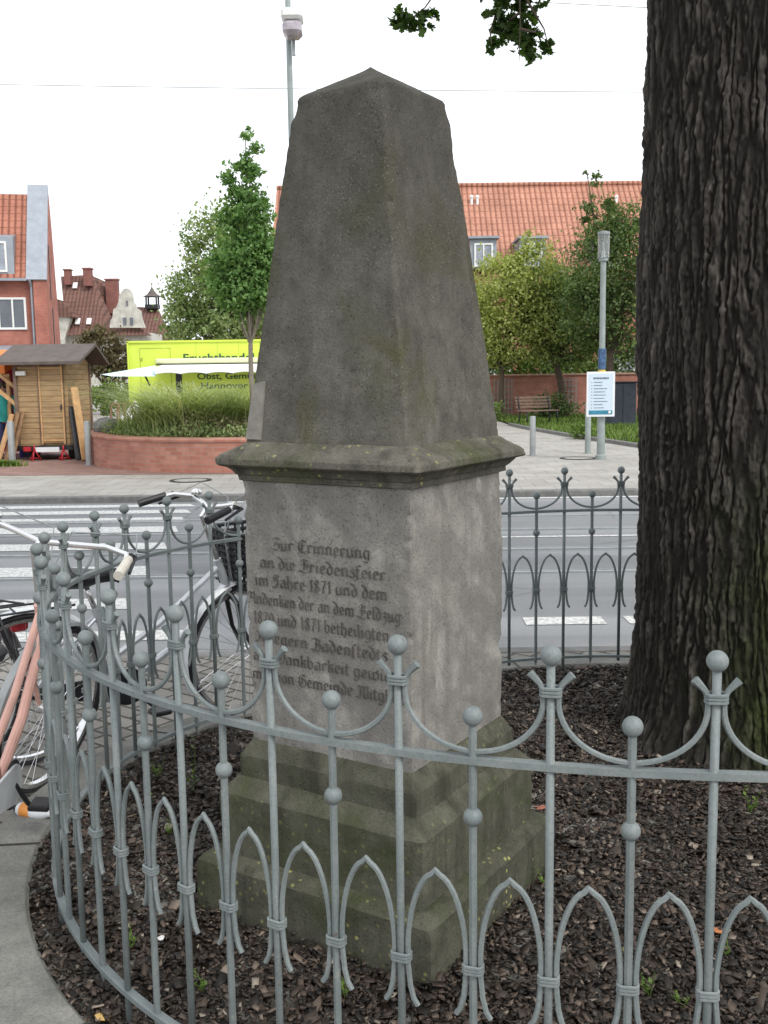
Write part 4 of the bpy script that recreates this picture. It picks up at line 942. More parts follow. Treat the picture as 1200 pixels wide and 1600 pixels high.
mb = MB(); mb.prism([(-16.92, 49.60, 6.42), (-16.92, 52.08, 11.22), (-16.92, 52.25, 11.22), (-16.92, 52.2, 10.9), (-16.92, 49.82, 6.36)], (.95, 0, 0)); W(mb, 'gable_cap', 'zinc', h)
for y, z0, z1 in ((51.6, 1.2, 5.2), (51.2, 5.6, 8.2)):
    mb = MB(); mb.box((-15.99, y, (z0 + z1) / 2), (.04, .18, z1 - z0)); W(mb, 'gable_slit', 'dark', h)
Wwin(h, -20.2, -17.05, 4.1, 5.62, 50.2, cols=5, fw=.1, glass='glass')
Wwin(h, -24.6, -21.2, 4.1, 5.62, 50.2, cols=5, fw=.1, glass='glass')
dm = MB(); dm.prism([(-17.45, 49.9, 6.65), (-17.45, 49.9, 8.42), (-17.45, 51.4, 8.75), (-17.45, 51.4, 6.65)], (-2.4, 0, 0)); d_ = W(dm, 'dormer', 'zinc', h)
wv_ = window(-19.5, -17.75, 6.78, 8.2, 49.9, None, cols=2, fw=.09, glass='glass_pale'); wv_.parent = d_
mb = MB(); mb.prism([(-22, 46.6, 3.05), (-22, 50.1, 3.35), (-22, 50.1, 3.2), (-22, 46.6, 2.85)], (5.6, 0, 0)); W(mb, 'canopy', 'zinc', h)
for x in (-21.2, -19.2, -17.4): mb = MB(); mb.box((x, 49.98, 1.2), (1.4, .06, 2.2)); W(mb, 'shop_window', 'glass', h)

h.rotation_euler = (0, 0, R(11))
M['brick_dark'] = mat_brick('dark chimney brick', (.22, .085, .07), (.27, .11, .09), (.2, .12, .1))
# ---- old villa with stepped gable
v = empty('old_villa', (-25, 95, 0), 0, 'far off villa with brown hipped roof, tall chimneys and a pale curved Dutch gable', 'house')
def P(name, pxs, Y, dp, mat): return rel(planar(name, pxs, Y, dp, mat, None), v)
P('wall', [(90, 600), (90, 494), (104, 520), (236, 520), (245, 600)], 95.5, 8, 'render')
P('wing_wall', [(70, 600), (70, 488), (98, 488), (110, 497), (101, 530), (101, 600)], 94.6, .8, 'render')
P('wing_roof', [(70, 462), (97, 470), (117, 496), (70, 494)], 94.3, 1.5, 'tile_old')
mb = MB(); rp = [at(95, 432, 99), at(143, 429, 99), at(168, 524, 94.6), at(104, 524, 94.6)]; mb.prism(rp, (0, .5, 0)); W(mb, 'roof', 'tile_old', v)
mb = MB(); mb.prism([at(143, 429, 99), at(176, 505, 97), at(212, 508, 95.2), at(236, 524, 94.6), at(168, 524, 94.6)], (0, .5, 0)); W(mb, 'roof', 'tile_old', v)
mb = MB(); mb.prism([at(142, 430, 99.2), at(164, 440, 101), at(186, 470, 100), at(186, 508, 99), at(150, 500, 99)], (0, .4, 0)); W(mb, 'roof', 'tile_old', v)
P('gable', [(171, 512), (173, 500), (175.5, 497), (177, 483), (181, 481), (185, 472), (186, 462), (190, 455), (194, 451), (198, 450.5), (202, 452), (206, 458), (207.5, 470), (211, 475), (213, 482), (219, 485), (221, 498), (226, 512)], 94.4, .5, 'render')
for (x0, x1, y0, y1) in ((197, 199.5, 470, 478), (192.5, 197, 496, 508), (203, 207.5, 496, 508)):
    a = at(x0, y1, 94.3); b = at(x1, y0, 94.3); mb = MB(); mb.box(((a.x + b.x) / 2, 94.37, (a.z + b.z) / 2), (b.x - a.x, .1, b.z - a.z)); W(mb, 'gable_window', 'glass', v)
for (x0, x1, y0, y1, Y) in ((101, 109, 422, 445, 97.8), (131, 141.5, 420, 447, 97.5), (167, 183, 437, 490, 99.2)):
    a = at(x0, y1, Y); b = at(x1, y0, Y); mb = MB(); mb.box(((a.x + b.x) / 2, Y + .3, (a.z + b.z) / 2), (b.x - a.x, .8, b.z - a.z), bev=.02); mb.box(((a.x + b.x) / 2, Y + .3, b.z + .04), (b.x - a.x + .16, .96, .12)); W(mb, 'chimney', 'brick_dark', v)
for (x, y, Y) in ((121.5, 502, 95.3), (139, 502, 95.3), (117.5, 446, 98.0)):
    mb = MB(); a = at(x, y, Y); mb.box(a, (.42, .1, .66), M=Matrix.Rotation(R(-35), 3, 'X')); W(mb, 'skylight', 'white', v)
v2 = empty('turreted_house', (-22, 104, 0), 0, 'brown roofed house with a small open bell turret, behind the pale Dutch gable', 'house')
mb = MB(); mb.prism([at(205, 479, 104), at(245, 481, 104), at(268, 530, 100), at(205, 530, 100)], (0, .6, 0)); rel(mb.build('roof', M['tile_old']), v2)
mb = MB(); mb.box((at(236, 560, 102).x, 104, 3), (5.0, 5, 6)); rel(mb.build('wall', M['render']), v2)
c = at(238.5, 481, 103.5); tb = MB(); tb.box(c + Vector((0, 0, .1)), (1.25, 1.25, .4))
for sx in (-1, 1):
    for sy in (-1, 1): tb.box(c + Vector((sx * .5, sy * .5, .65)), (.14, .14, .9))
rel(tb.build('turret', M['dark']), v2)
tb = MB(); tb.lathe([(.95, 0), (.5, .25), (.22, .6), (.04, .95), (1e-6, 1.25)], c + Vector((0, 0, 1.08)), 8, smooth=False); rel(tb.build('turret_roof', M['felt']), v2)

# ---- long red-roofed building on the right
L = empty('long_building', (4, 48, 0), 0, 'long brick building with a wide red pantile roof and grey box dormers behind the trees', 'building')
xl = -5.15; zr = at(700, 291, 53).z; ze = at(860, 441, 48).z
mb = MB(); mb.box((9.4, 53.2, (ze - .1) / 2), (28.6, 10.0, ze - .1)); W(mb, 'wall', 'brick_bldg', L)
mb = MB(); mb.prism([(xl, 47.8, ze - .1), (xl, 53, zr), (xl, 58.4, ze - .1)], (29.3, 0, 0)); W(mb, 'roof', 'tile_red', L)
mb = MB(); mb.tube([(xl, 53, zr + .03), (xl + 29.3, 53, zr + .03)], .12, 8); W(mb, 'ridge', 'tile_red', L)
mb = MB(); mb.box((9.4, 47.72, ze - .12), (29.2, .16, .14)); W(mb, 'gutter', 'zinc', L)
mb = MB(); mb.box((-5.9, 49.2, 2.35), (2.1, 3, 4.9)); W(mb, 'wing', 'brick_bldg', L)
for px0 in (735, 812, 930):
    a = at(px0, 418, 47.6); b = at(px0 + 41, 375, 47.6); dm = MB(); dm.box(((a.x + b.x) / 2, 49.4, (a.z + b.z) / 2 + .02), (b.x - a.x, 3.6, b.z - a.z + .1)); dm.box(((a.x + b.x) / 2, 49.3, b.z + .11), (b.x - a.x + .2, 3.9, .1)); d_ = W(dm, 'dormer', 'zinc', L)
    f = window(a.x + .17, b.x - .17, a.z + .02, b.z - .14, 47.57, None, cols=2, fw=.08, glass='glass_pale'); f.parent = d_
for px in (737, 746, 963): mb = MB(); q = at(px, 313, 52); mb.tube([q - Vector((0, 0, .3)), q + Vector((0, 0, .12))], .07, 8); mb.ball(q + Vector((0, 0, .16)), .1, 8); W(mb, 'vent_pipe', 'white', L)
for k in range(8):
    x = 1.6 + k * 2.9; Wwin(L, x, x + 1.5, 1.25, 2.6, 48.18, cols=2, fw=.09, glass='glass_pale')

# ---- brick garden wall with iron trellises
gw = empty('garden_wall', (6, 39.6, 0), 0, 'low red brick garden wall with a pale coping behind the bench', 'wall')
mb = MB(); mb.box((13, 39.9, .76), (22, .3, 1.62)); W(mb, 'brickwork', 'brick_wall', gw)
mb = MB(); mb.box((13, 39.9, 1.6), (22.1, .42, .07), bev=.01); W(mb, 'coping', mat_plain('pinkish coping', (.4, .24, .18), .8), gw)
for i, (px, lab) in enumerate(((886, 'grey iron trellis on the garden wall behind the leaning tree trunk'), (786, 'grey iron trellis on the garden wall beside the obelisk, left of the bench'))):
    p = at(px, 650, 39.62); t = empty('wall_trellis', (p.x, 39.62, .02), 0, lab, 'trellis', 'trellises on the garden wall')
    mb = MB()
    for k in range(6): mb.box((-.34 + .136 * k, 0, .74), (.028, .028, 1.42))
    MB_ = mb.build('bars', M['lamp_steel'], t); mb = MB()
    for k in range(7): mb.box((0, -.03, .1 + .21 * k), (.74, .022, .022))
    mb.build('crossbars', M['lamp_steel'], t)
# ---- bench
def bench(p, rz):
    t = empty('park_bench', p, rz, 'dark slatted park bench with a backrest in front of the garden wall', 'bench')
    mb = MB()
    for k in range(5): mb.box((0, -.22 + k * .1, .46), (1.3, .075, .035), bev=.006)
    mb.build('seat', M['wood'], t); mb = MB()
    for k in range(4): mb.box((0, .29 + k * .022, .57 + k * .1), (1.3, .03, .072), bev=.006)
    mb.build('backrest', M['wood'], t)
    for s_ in (-1, 1):
        mb = MB(); x = s_ * .55; mb.tube([(x, -.26, 0), (x, -.25, .44), (x, .2, .43), (x, .37, .93)], .024, 6, flat=(1, 0, 0)); mb.tube([(x, .2, .43), (x, .26, 0)], .024, 6); mb.build('leg', M['dark'], t)
bench(Vector((4.95, 32.7, .02)), R(22))
# ---- verge
vk = [(4.05, 33.2), (4.22, 31.0), (4.75, 27.2), (5.62, 22.45), (6.6, 18.9), (8.2, 15.6)]
mb = MB(); rows = []
def kerb_strip(name, pts, wv, hh, mat):
    mb = MB(); vs = []; 
    for i, (x, y) in enumerate(pts):
        a = Vector(pts[max(0, i - 1)]); b = Vector(pts[min(len(pts) - 1, i + 1)]); t = (b - a).normalized(); n_ = Vector((-t.y, t.x)); 
        for o_, z in ((0, -.02), (0, hh - .01), (.02 * -1, hh), (-wv + .02, hh), (-wv, hh - .01), (-wv, -.02)): vs.append((x - n_.x * o_, y - n_.y * o_, z))
    fs = [(i * 6 + k, i * 6 + (k + 1) % 6, (i + 1) * 6 + (k + 1) % 6, (i + 1) * 6 + k) for i in range(len(pts) - 1) for k in range(6)]
    mb.add(vs, fs); return tag(mb.build(name, M[mat]), kind='structure')
kerb_strip('verge_kerb', vk, .13, .09, 'kerbline')
mb = MB(); ps = [(x + .1, y, .03) for x, y in vk] + [(26, 15.6, .03), (26, 39.7, .03), (4.05, 39.7, .03)]; mb.add(ps, [tuple(range(len(ps)))]); tag(mb.build('verge_soil', M['soil']), kind='structure')
def inside(x, y):
    i = False; q = [(p[0], p[1]) for p in ps]; j = len(q) - 1
    for k in range(len(q)):
        if (q[k][1] > y) != (q[j][1] > y) and x < (q[j][0] - q[k][0]) * (y - q[k][1]) / (q[j][1] - q[k][1]) + q[k][0]: i = not i
        j = k
    return i
def blades(name, pts, h, wv, mat, label=None, cat=None, kind=None, group=None, bend=.6, spread=.1, parent=None, loc=None, seed=1, segs=3):
    rg = np.random.default_rng(seed); n = len(pts); P0 = np.array(pts, float); a = rg.uniform(0, 2 * PI, n); H_ = h * rg.uniform(.55, 1.1, n); B = bend * H_ * rg.uniform(.4, 1.3, n)
    dx, dy = np.cos(a), np.sin(a); V = []
    for k in range(segs + 1):
        f = k / segs; cx = P0[:, 0] + dx * B * f ** 2; cy = P0[:, 1] + dy * B * f ** 2; cz = P0[:, 2] + H_ * (f - .28 * bend * f ** 3); ww = wv * (1 - f * .93) / 2
        V += [np.stack([cx - dy * ww, cy + dx * ww, cz], -1), np.stack([cx + dy * ww, cy - dx * ww, cz], -1)]
    V = np.stack(V, 1); m = 2 * (segs + 1); f = np.array([(2 * k, 2 * k + 1, 2 * k + 3, 2 * k + 2) for k in range(segs)])
    F = (f[None] + (np.arange(n) * m)[:, None, None]).reshape(-1, 4); o = np_mesh(name, V.reshape(-1, 3), F, M[mat], parent)
    return tag(o, label, cat, group, kind)
rg = random.Random(9); gp = []
while len(gp) < 15000:
    x, y = rg.uniform(4, 14), rg.uniform(17, 39.5)
    if inside(x, y) and x < 2 + y * .32: gp.append((x, y, .03))
blades('verge_grass', gp, .19, .03, 'turf', 'bright green tufted grass on the verge behind the kerb', 'grass', 'stuff', bend=.7)
def shrub(name, c, r, n, size, mat, label, cat, group=None, seed=1, stems=True):
    t = empty(name, (c[0], c[1], 0), 0, label, cat, group)
    V, F, cc = leaf_cloud([(0, 0, c[2])], [r], n, size, max(20, n // 26), seed, .3); np_mesh('foliage', V, F, M[mat], t)
    mb = MB(); rg = random.Random(seed)
    for k in range(7): e = Vector(rg.choice(list(cc))); mb.tube([(e.x * .15, e.y * .15, max(0, c[2] - r[2]) - .05), tuple(e)], [.02, .006], 5)
    mb.build('stems', M['bark3'], t); return t
shrub('shrub', (6.15, 36.6, .45), (.85, .6, .55), 1500, .13, 'lf_dark', 'dark rounded shrub under the leaning tree right of the bench', 'shrub', 'shrubs on the verge', 1)
shrub('shrub', (3.9, 36.5, .3), (.6, .5, .42), 900, .12, 'lf_mid', 'small green shrub left of the bench beside the obelisk cornice', 'shrub', 'shrubs on the verge', 2)
shrub('shrub', (5.0, 25.8, .2), (.42, .5, .25), 500, .1, 'lf_shrub', 'bright low shrub just left of the lamp post base', 'shrub', 'shrubs on the verge', 3)
# ---- utility box
ub = empty('utility_box', (7.30, 31.6, 0), R(6), 'dark grey utility cabinet behind the notice on the lamp post', 'utility box')
MB().box((0, 0, .68), (.85, .5, 1.3), bev=.02).build('cabinet', mat_plain('anthracite paint', (.055, .065, .085), .5), ub); MB().box((0, 0, 1.35), (.9, .56, .05), bev=.01).build('lid', M['dark'], ub)
MB().box((0, 0, .03), (.8, .46, .08)).build('plinth', M['kerb'], ub); MB().box((0, -.254, .7), (.012, .012, 1.1)).build('door_seam', M['dark'], ub)

# ---- bollards
def bollard(p, label, r=.055, h=.80, mat='steel', group='steel bollards along the far pavement'):
    t = empty('bollard', p, 0, label, 'bollard', group)
    MB().lathe([(r, 0), (r, h - .015), (r * .9, h), (1e-6, h + .004)], n=20).build('post', M[mat], t)
    MB().lathe([(r * 1.6, 0), (r * 1.6, .008), (r, .01)], n=20).build('base_plate', M[mat], t)
bollard(Vector((3.03, 20.74, 0)), 'slim grey bollard in front of the bench, right of the obelisk', .06)
bollard(Vector((4.22, 21.1, 0)), 'darker bollard standing just behind the lamp post with the notice', .06, 1.05, 'lamp_steel')
bollard(Vector((-5.74, 19.95, 0)), 'galvanised bollard at the left end of the curved brick planter', .065, .86)
bollard(Vector((-7.36, 20.3, 0)), 'galvanised bollard with a grass tuft at its foot, left of the timber hut door', .065, .86)
gp = [(-7.36 + rg.gauss(0, .16), 19.9 + rg.gauss(0, .06), 0) for _ in range(420)]
blades('grass_tuft', gp, .17, .03, 'turf', 'small green grass tuft growing at the foot of the left bollard', 'grass tuft', bend=.9)

# ---- lamp with notice
lp = empty('street_lamp', (4.17, 19.6, 0), 0, 'slim grey street lamp with a clear cylinder lantern and a white notice', 'street lamp', 'street lamps')
MB().lathe([(.105, 0), (.105, .08), (.078, .1), (.072, 1.2), (.058, 1.25), (.052, 3.70), (.085, 3.72), (.085, 3.77), (.05, 3.79)], n=18).build('pole', M['lamp_steel'], lp)
MB().lathe([(.105, 3.78), (.108, 4.2), (.1, 4.2), (.098, 3.78)], n=22, closed=True).build('glass_cylinder', M['lampglass'], lp)
MB().lathe([(.114, 4.2), (.114, 4.25), (.05, 4.265), (1e-6, 4.265)], n=22).build('cap', M['lamp_steel'], lp)
MB().lathe([(.035, 3.78), (.035, 3.9), (.02, 3.92), (.02, 4.06), (1e-6, 4.08)], n=12).build('bulb', M['white'], lp)
mb = MB()
for k in range(3): a = 2 * PI * k / 3 + .4; mb.tube([(.11 * math.cos(a), .11 * math.sin(a), 3.76), (.11 * math.cos(a), .11 * math.sin(a), 4.21)], .008, 5)
mb.build('guard_bars', M['lamp_steel'], lp)
MB().lathe([(.075, 1.72), (.075, 2.1)], n=16).build('sticker_wrap', M['bluegrey'], lp); MB().lathe([(.0735, 1.55), (.0735, 1.7)], n=16).build('tape', M['yellow'], lp)
nb = empty('notice_board', at(938.5, 616, 19.45), R(-2), 'white framed notice with lines of small text strapped to the lamp post', 'notice')
MB().box((0, 0, 0), (.53, .018, .845), bev=.004).build('board', M['poster'], nb); MB().box((0, -.0105, 0), (.455, .004, .77)).build('sheet', M['poster_b'], nb)
mb = MB(); mb.box((0, -.0145, -.34), (.44, .004, .075)); mb.build('footer_band', M['poster_d'], nb)
mb = MB(); rg2 = random.Random(2)
x = -.14
while x < .13: w_ = rg2.uniform(.012, .03); mb.box((x + w_ / 2, -.0145, .30), (w_, .003, .036 * rg2.uniform(.7, 1))); x += w_ + .006
for k in range(9):
    z = .225 - k * .06; x = -.13; xe = rg2.uniform(.02, .13)
    while x < xe: w_ = rg2.uniform(.008, .025); mb.box((x + w_ / 2, -.0145, z), (w_, .003, .013)); x += w_ + .005
    mb.box((-.17, -.0145, z), (.014, .003, .014))
mb.build('small_print', M['ink'], nb); MB().box((.17, -.0175, -.335), (.045, .003, .05)).build('emblem', M['white'], nb)
MB().box((0, .05, .25), (.16, .09, .02)).build('strap', M['steel'], nb)

# ---- tall street light behind the obelisk
tlp = empty('tall_street_light', (-1.70, 21, 0), 0, 'tall white mast with a box shaped lamp, rising behind the top of the obelisk', 'street lamp', 'street lamps')
mb = MB(); mb.tube([(0, 0, 0), (-.02, 0, 4), (-.03, 0, 11)], [.085, .062, .05], 12); mb.build('mast', M['lamp_steel'], tlp)
hd = at(457, 40, 20.7) - Vector((-1.70, 21, 0))
MB().box(hd + Vector((0, 0, .16)), (.40, .55, .20), bev=.05).build('lamp_housing', M['canvas'], tlp); MB().box(hd + Vector((0, 0, -.08)), (.36, .5, .28), bev=.08).build('lamp_bowl', M['lamp_dif'], tlp)
MB().box(hd + Vector((.0, .16, -.35)), (.06, .06, .3)).build('bracket', M['steel'], tlp)
ls = empty('small_street_lamp', (at(171, 560, 60).x, 60, 0), 0, 'small distant lamp post among the russet trees right of the timber hut', 'street lamp', 'street lamps')
MB().tube([(0, 0, 0), (0, 0, 3.6)], .07, 8).build('pole', M['lamp_steel'], ls); MB().lathe([(.14, 3.5), (.16, 3.85), (.1, 3.95), (1e-6, 4)], n=12).build('lantern', M['white'], ls)
# ---- overhead wires
def wire(pts, label, r=.011, sag=.1):
    mb = MB(); a, b = [Vector(p) for p in pts]; mb.tube([a.lerp(b, k / 12) - Vector((0, 0, sag * (1 - (2 * k / 12 - 1) ** 2))) for k in range(13)], r, 5)
    tag(mb.build('overhead_wire', M['lamp_steel']), label, 'wire', 'tram overhead wires')
wire([at(-700, 118, 21), at(1900, 146, 21)], 'thin overhead wire crossing the sky behind the top of the obelisk', .007, .1)
wire([at(-700, -76, 9.7), at(1900, 55, 9.7)], 'overhead wire at the very top of the sky between twigs and oak trunk', .003, .01)

# ---- curved brick planter
PC = Vector((-2.45, 21.8, 0)); PX, PY = 3.62, 3.95
bp_ = empty('brick_planter', PC, 0, 'curved red brick planter wall with rounded coping filled with grasses', 'planter')
def ell(t, o_=0): return Vector(((PX + o_) * math.cos(t), (PY + o_) * math.sin(t), 0))
def band(name, prof, mat, n=120):
    vs = []; k_ = len(prof)
    for i in range(n):
        for o_, z in prof: vs.append(ell(2 * PI * i / n, o_) + Vector((0, 0, z)))
    fs = [(i * k_ + j, i * k_ + (j + 1) % k_, ((i + 1) % n) * k_ + (j + 1) % k_, ((i + 1) % n) * k_ + j) for i in range(n) for j in range(k_)]
    mb = MB(); mb.add(vs, fs, False); return mb.build(name, M[mat], bp_)
def curved_brick():
    q = NT('curved planter brick', .85, 0, .2); x = q.xyz(q.co()); a = q.math('ARCTAN2', q.math('DIVIDE', x[1], PY), q.math('DIVIDE', x[0], PX)); cb = q.n('ShaderNodeCombineXYZ'); q.l(q.math('MULTIPLY', a, 3.8), cb.inputs[0]); q.l(x[2], cb.inputs[1])
    br = q.n('ShaderNodeTexBrick'); q.l(cb.outputs[0], br.inputs['Vector'])
    for k, c in dict(Color1=(.37, .15, .11, 1), Color2=(.46, .22, .165, 1), Mortar=(.33, .22, .18, 1)).items(): br.inputs[k].default_value = c
    br.inputs['Scale'].default_value = 1; br.inputs['Mortar Size'].default_value = .008; br.inputs['Brick Width'].default_value = .25; br.inputs['Row Height'].default_value = .075
    q.color(q.mix(1.0, br.outputs[0], q.ramp(q.noise(2.5, None, 6), [(.3, .78), (.7, 1.15)]), 'MULTIPLY')); return q.m
M['cbrick'] = curved_brick()
band('wall', [(0, -.05), (0, .54), (-.28, .54), (-.28, -.05)], 'cbrick')
band('coping', [(.02, .54), (.025, .575), (-.03, .612), (-.24, .612), (-.3, .575), (-.3, .54)], 'cbrick')
mb = MB(); mb.add([PC + ell(2 * PI * i / 60, -.2) + Vector((0, 0, .53)) for i in range(60)], [tuple(range(60))]); mb.v = [tuple(Vector(v_) - PC) for v_ in mb.v]; mb.build('soil', M['soil'], bp_)
rg = random.Random(12)
def inpl(x, y, o=-.45): return ((x - PC.x) / (PX + o)) ** 2 + ((y - PC.y) / (PY + o)) ** 2 < 1
def ground_cover(name, label, cond, n, size, hgt, mat, seed):
    rgn = np.random.default_rng(seed); pts = []
    for _ in range(n * 4):
        x = rgn.uniform(PC.x - PX, PC.x + PX); y = rgn.uniform(PC.y - PY, PC.y + PY)
        if inpl(x, y, -.22) and cond(x, y): pts.append((x, y, .55 + hgt * (.6 + .5 * noise.noise(Vector((x * 1.6, y * 1.6, seed))) + .25 * noise.noise(Vector((x * 6, y * 6, seed)))) * rgn.uniform(.1, 1.15)))
        if len(pts) >= n: break
    P = np.array(pts); n = len(P); a = rgn.normal(size=(n, 3)); a[:, 2] = np.abs(a[:, 2]) + .3; a /= np.linalg.norm(a, axis=1)[:, None]; b = rgn.normal(size=(n, 3)); b -= (b * a).sum(1)[:, None] * a; b /= np.linalg.norm(b, axis=1)[:, None]; s_ = size * rgn.uniform(.6, 1.3, (n, 1))
    V = np.stack([P, P + a * s_ * .5 + b * s_ * .3, P + a * s_, P + a * s_ * .5 - b * s_ * .3], 1)
    return tag(np_mesh(name, V.reshape(-1, 3), np.arange(n * 4).reshape(-1, 4), M[mat]), label, 'ground cover', kind='stuff')
ground_cover('low_planting', 'low grey green planting filling the front of the curved brick planter', lambda x, y: True, 26000, .06, .30, 'lf_sedum', 3)
ground_cover('heath_planting', 'purplish brown feathery planting in the middle of the brick planter', lambda x, y: -3.9 < x < -2.0 and y > 18.6 and y < 21.5, 9000, .07, .52, 'lf_heath', 4)
def grass_clump(c, h, n, rad, label, seed, bend=.85):
    t = empty('ornamental_grass', (c[0], c[1], .55), 0, label, 'grass clump', 'ornamental grasses in the planter'); r_ = random.Random(seed)
    pts = [(r_.gauss(0, rad), r_.gauss(0, rad), 0) for _ in range(n)]; blades('blades', pts, h, .024, 'blade', bend=bend, parent=t, seed=seed, segs=5)
grass_clump((-3.75, 19.5), 1.78, 936, .26, 'largest arching ornamental grass, left in the brick planter', 1, 1.75)
grass_clump((-4.2, 19.9), 1.52, 499, .2, 'arching ornamental grass behind the left edge of the largest clump', 2, 1.7)
grass_clump((-3.3, 19.9), 1.45, 520, .22, 'arching ornamental grass just right of the largest clump', 3, 1.5)
grass_clump((-2.85, 20.4), 1.25, 420, .2, 'upright ornamental grass left of the young tree trunk', 4, 1.1)
grass_clump((-2.2, 20.3), 1.15, 320, .2, 'ornamental grass behind the young tree trunk beside the obelisk', 5, 1.2)
grass_clump((-4.75, 20.6), 0.90, 312, .25, 'short thin grass at the left end of the planter', 6, .8)
tree('young_tree', 'young round crowned maple on a slender trunk growing in the brick planter', (-2.40, 19.0, .5), 1.75, .055,
     [((-2.42, 19.0, 3.55), (.52, .5, .72)), ((-2.15, 19.1, 3.75), (.42, .4, .62)), ((-2.72, 18.9, 3.6), (.38, .4, .5)), ((-2.38, 19, 4.5), (.42, .4, .55)), ((-2.42, 19, 5.15), (.34, .3, .42)), ((-2.36, 19, 5.62), (.19, .19, .42)), ((-2.38, 19, 5.95), (.1, .1, .16)), ((-2.2, 19, 3.15), (.4, .4, .35)), ((-2.6, 19, 3.05), (.3, .35, .3))],
     15000, .10, 420, M['lf_young'], M['bark2'], 31, limbs=9)
tree('chestnut_tree', 'big pale green tree with browning leaves behind the young tree, above the lime trailer', (-7.0, 45, 0), 2.6, .25,
     [((-6.6, 45, 7.1), (1.7, 1.6, 1.9)), ((-5.6, 45.4, 6.2), (1.5, 1.6, 1.8)), ((-7.6, 45, 5.4), (1.55, 1.6, 1.3)), ((-6.2, 45, 4.4), (2.2, 1.6, 1.3)), ((-8.6, 45, 4.1), (.9, 1, .8)), ((-7.4, 45, 3.6), (1.7, 1.4, .8))],
     20000, .2, 620, M['lf_back'], M['bark3'], 32, group='trees across the road')
tree('yellow_tree', 'yellow green tree with airy foliage right of the obelisk, in front of the dormer', (4.3, 37.2, 0), 1.9, .11,
     [((4.3, 37, 4.3), (1.35, 1.2, 1.5)), ((3.6, 36.8, 3.6), (.7, .8, 1.4)), ((4.9, 36.9, 2.6), (1.1, .9, .6)), ((5.3, 37.2, 5.0), (1.1, 1.1, 1.3)), ((3.9, 37, 3.0), (.9, 1, 1.0)), ((5.6, 37, 3.4), (1.1, 1, .9)), ((5.2, 37, 6.2), (.5, .6, .6))], 17000, .14, 520, M['lf_light'], M['bark3'], 33, group='trees across the road')
tree('leaning_tree', 'mid green tree with a leaning brown trunk growing in front of the garden wall', (6.75, 37.6, 0), 2.2, .15,
     [((6.1, 37.6, 3.5), (1.2, 1, .9)), ((6.9, 37.8, 4.1), (1.4, 1.1, 1.2)), ((5.9, 37.6, 4.6), (1, 1, .9)), ((7.7, 37.6, 3.3), (1.0, 1, .9)), ((6.7, 37.4, 2.5), (1.1, .9, .55))], 15000, .14, 460, M['lf_mid'], M['bark3'], 34, group='trees across the road', lean=(-.45, 0))
tree('dark_tree', 'tall dark green tree with a thin straggly top beside the oak trunk', (7.6, 34.5, 0), 2.3, .14,
     [((7.4, 34.4, 5.0), (1.3, 1.2, 1.5)), ((8.3, 34.5, 5.2), (1.4, 1.3, 1.6)), ((7.1, 34.5, 3.6), (1.1, 1.1, 1.1)), ((8.2, 34.5, 3.2), (1.2, 1.1, .9)), ((7.2, 34.5, 6.7), (.6, .6, .75)), ((7.9, 34.5, 6.7), (.75, .6, .6)), ((6.95, 34.5, 7.7), (.22, .3, .55)), ((6.75, 34.5, 8.1), (.45, .2, .12)), ((7.5, 34.5, 8.0), (.4, .2, .12))], 20000, .13, 620, M['lf_dark'], M['bark3'], 35, group='trees across the road')
tree('hanging_tree', 'bright green tree with low hanging leaves directly left of the oak trunk', (8.9, 29.8, 0), 2.0, .12,
     [((8.4, 29.6, 3.4), (.9, .9, 1.0)), ((7.9, 29.6, 2.5), (.55, .7, .65)), ((8.6, 29.8, 4.6), (.8, .8, .8)), ((7.7, 29.7, 2.0), (.4, .5, .35))], 10000, .12, 340, M['lf_mid'], M['bark3'], 36, group='trees across the road')
shrub('hedge', (5.6, 41.6, 1.7), (3.2, .6, 1.0), 7000, .17, 'lf_shrub', 'bright green hedge looking over the garden wall', 'hedge', seed=5)
shrub('hedge', (10.2, 41.8, 1.8), (2.6, .6, 1.2), 5000, .17, 'lf_dark', 'dark hedge behind the garden wall right of the lamp post', 'hedge', seed=6)
tree('russet_tree', 'small russet leaved tree behind the timber hut', (at(160, 560, 48).x, 48, 0), 1.4, .1, [((at(158, 560, 48).x, 48, 2.9), (1.1, .8, 1.1)), ((at(178, 560, 48).x, 48.3, 2.3), (.8, .8, 1.0)), ((at(150, 540, 48).x, 48, 3.6), (.7, .6, .5))], 3600, .2, 150, M['lf_brown'], M['bark3'], 37, group='trees across the road')
shrub('shrub', (at(172, 600, 40).x, 40, 1.0), (1.2, .7, .6), 1500, .17, 'lf_shrub', 'yellow green shrub right of the timber hut behind the bicycles', 'shrub', seed=7)
# ---- lime green market trailer
tr = empty('market_trailer', (-3.6, 34, 0), 0, 'long lime green market trailer with green lettering and a white awning behind the planter', 'trailer')
mb = MB(); mb.box((-3.65, 35.2, 1.66), (9.4, 2.3, 2.42), bev=.03); W(mb, 'body', 'lime', tr)
mb = MB(); mb.box((-3.65, 34.02, 2.86), (9.42, .05, .06)); mb.box((-8.33, 34.02, 1.66), (.05, .05, 2.4)); W(mb, 'edge_trim', 'lime', tr)
mb = MB()
for x in (-7.95, -6.95): mb.box((x, 34.045, 1.6), (.018, .012, 2.1))
mb.box((-7.45, 34.045, 2.65), (1.0, .012, .018)); mb.box((-7.95 + .06, 34.03, 2.3), (.05, .03, .1)); W(mb, 'side_door', 'lime_dk', tr)
mb = MB()
for x in (-6.1, -5.4, -4.7, -4.0, -3.3): mb.box((x, 34.046, 2.6), (.01, .008, .42))
W(mb, 'panel_seams', 'lime_dk', tr)
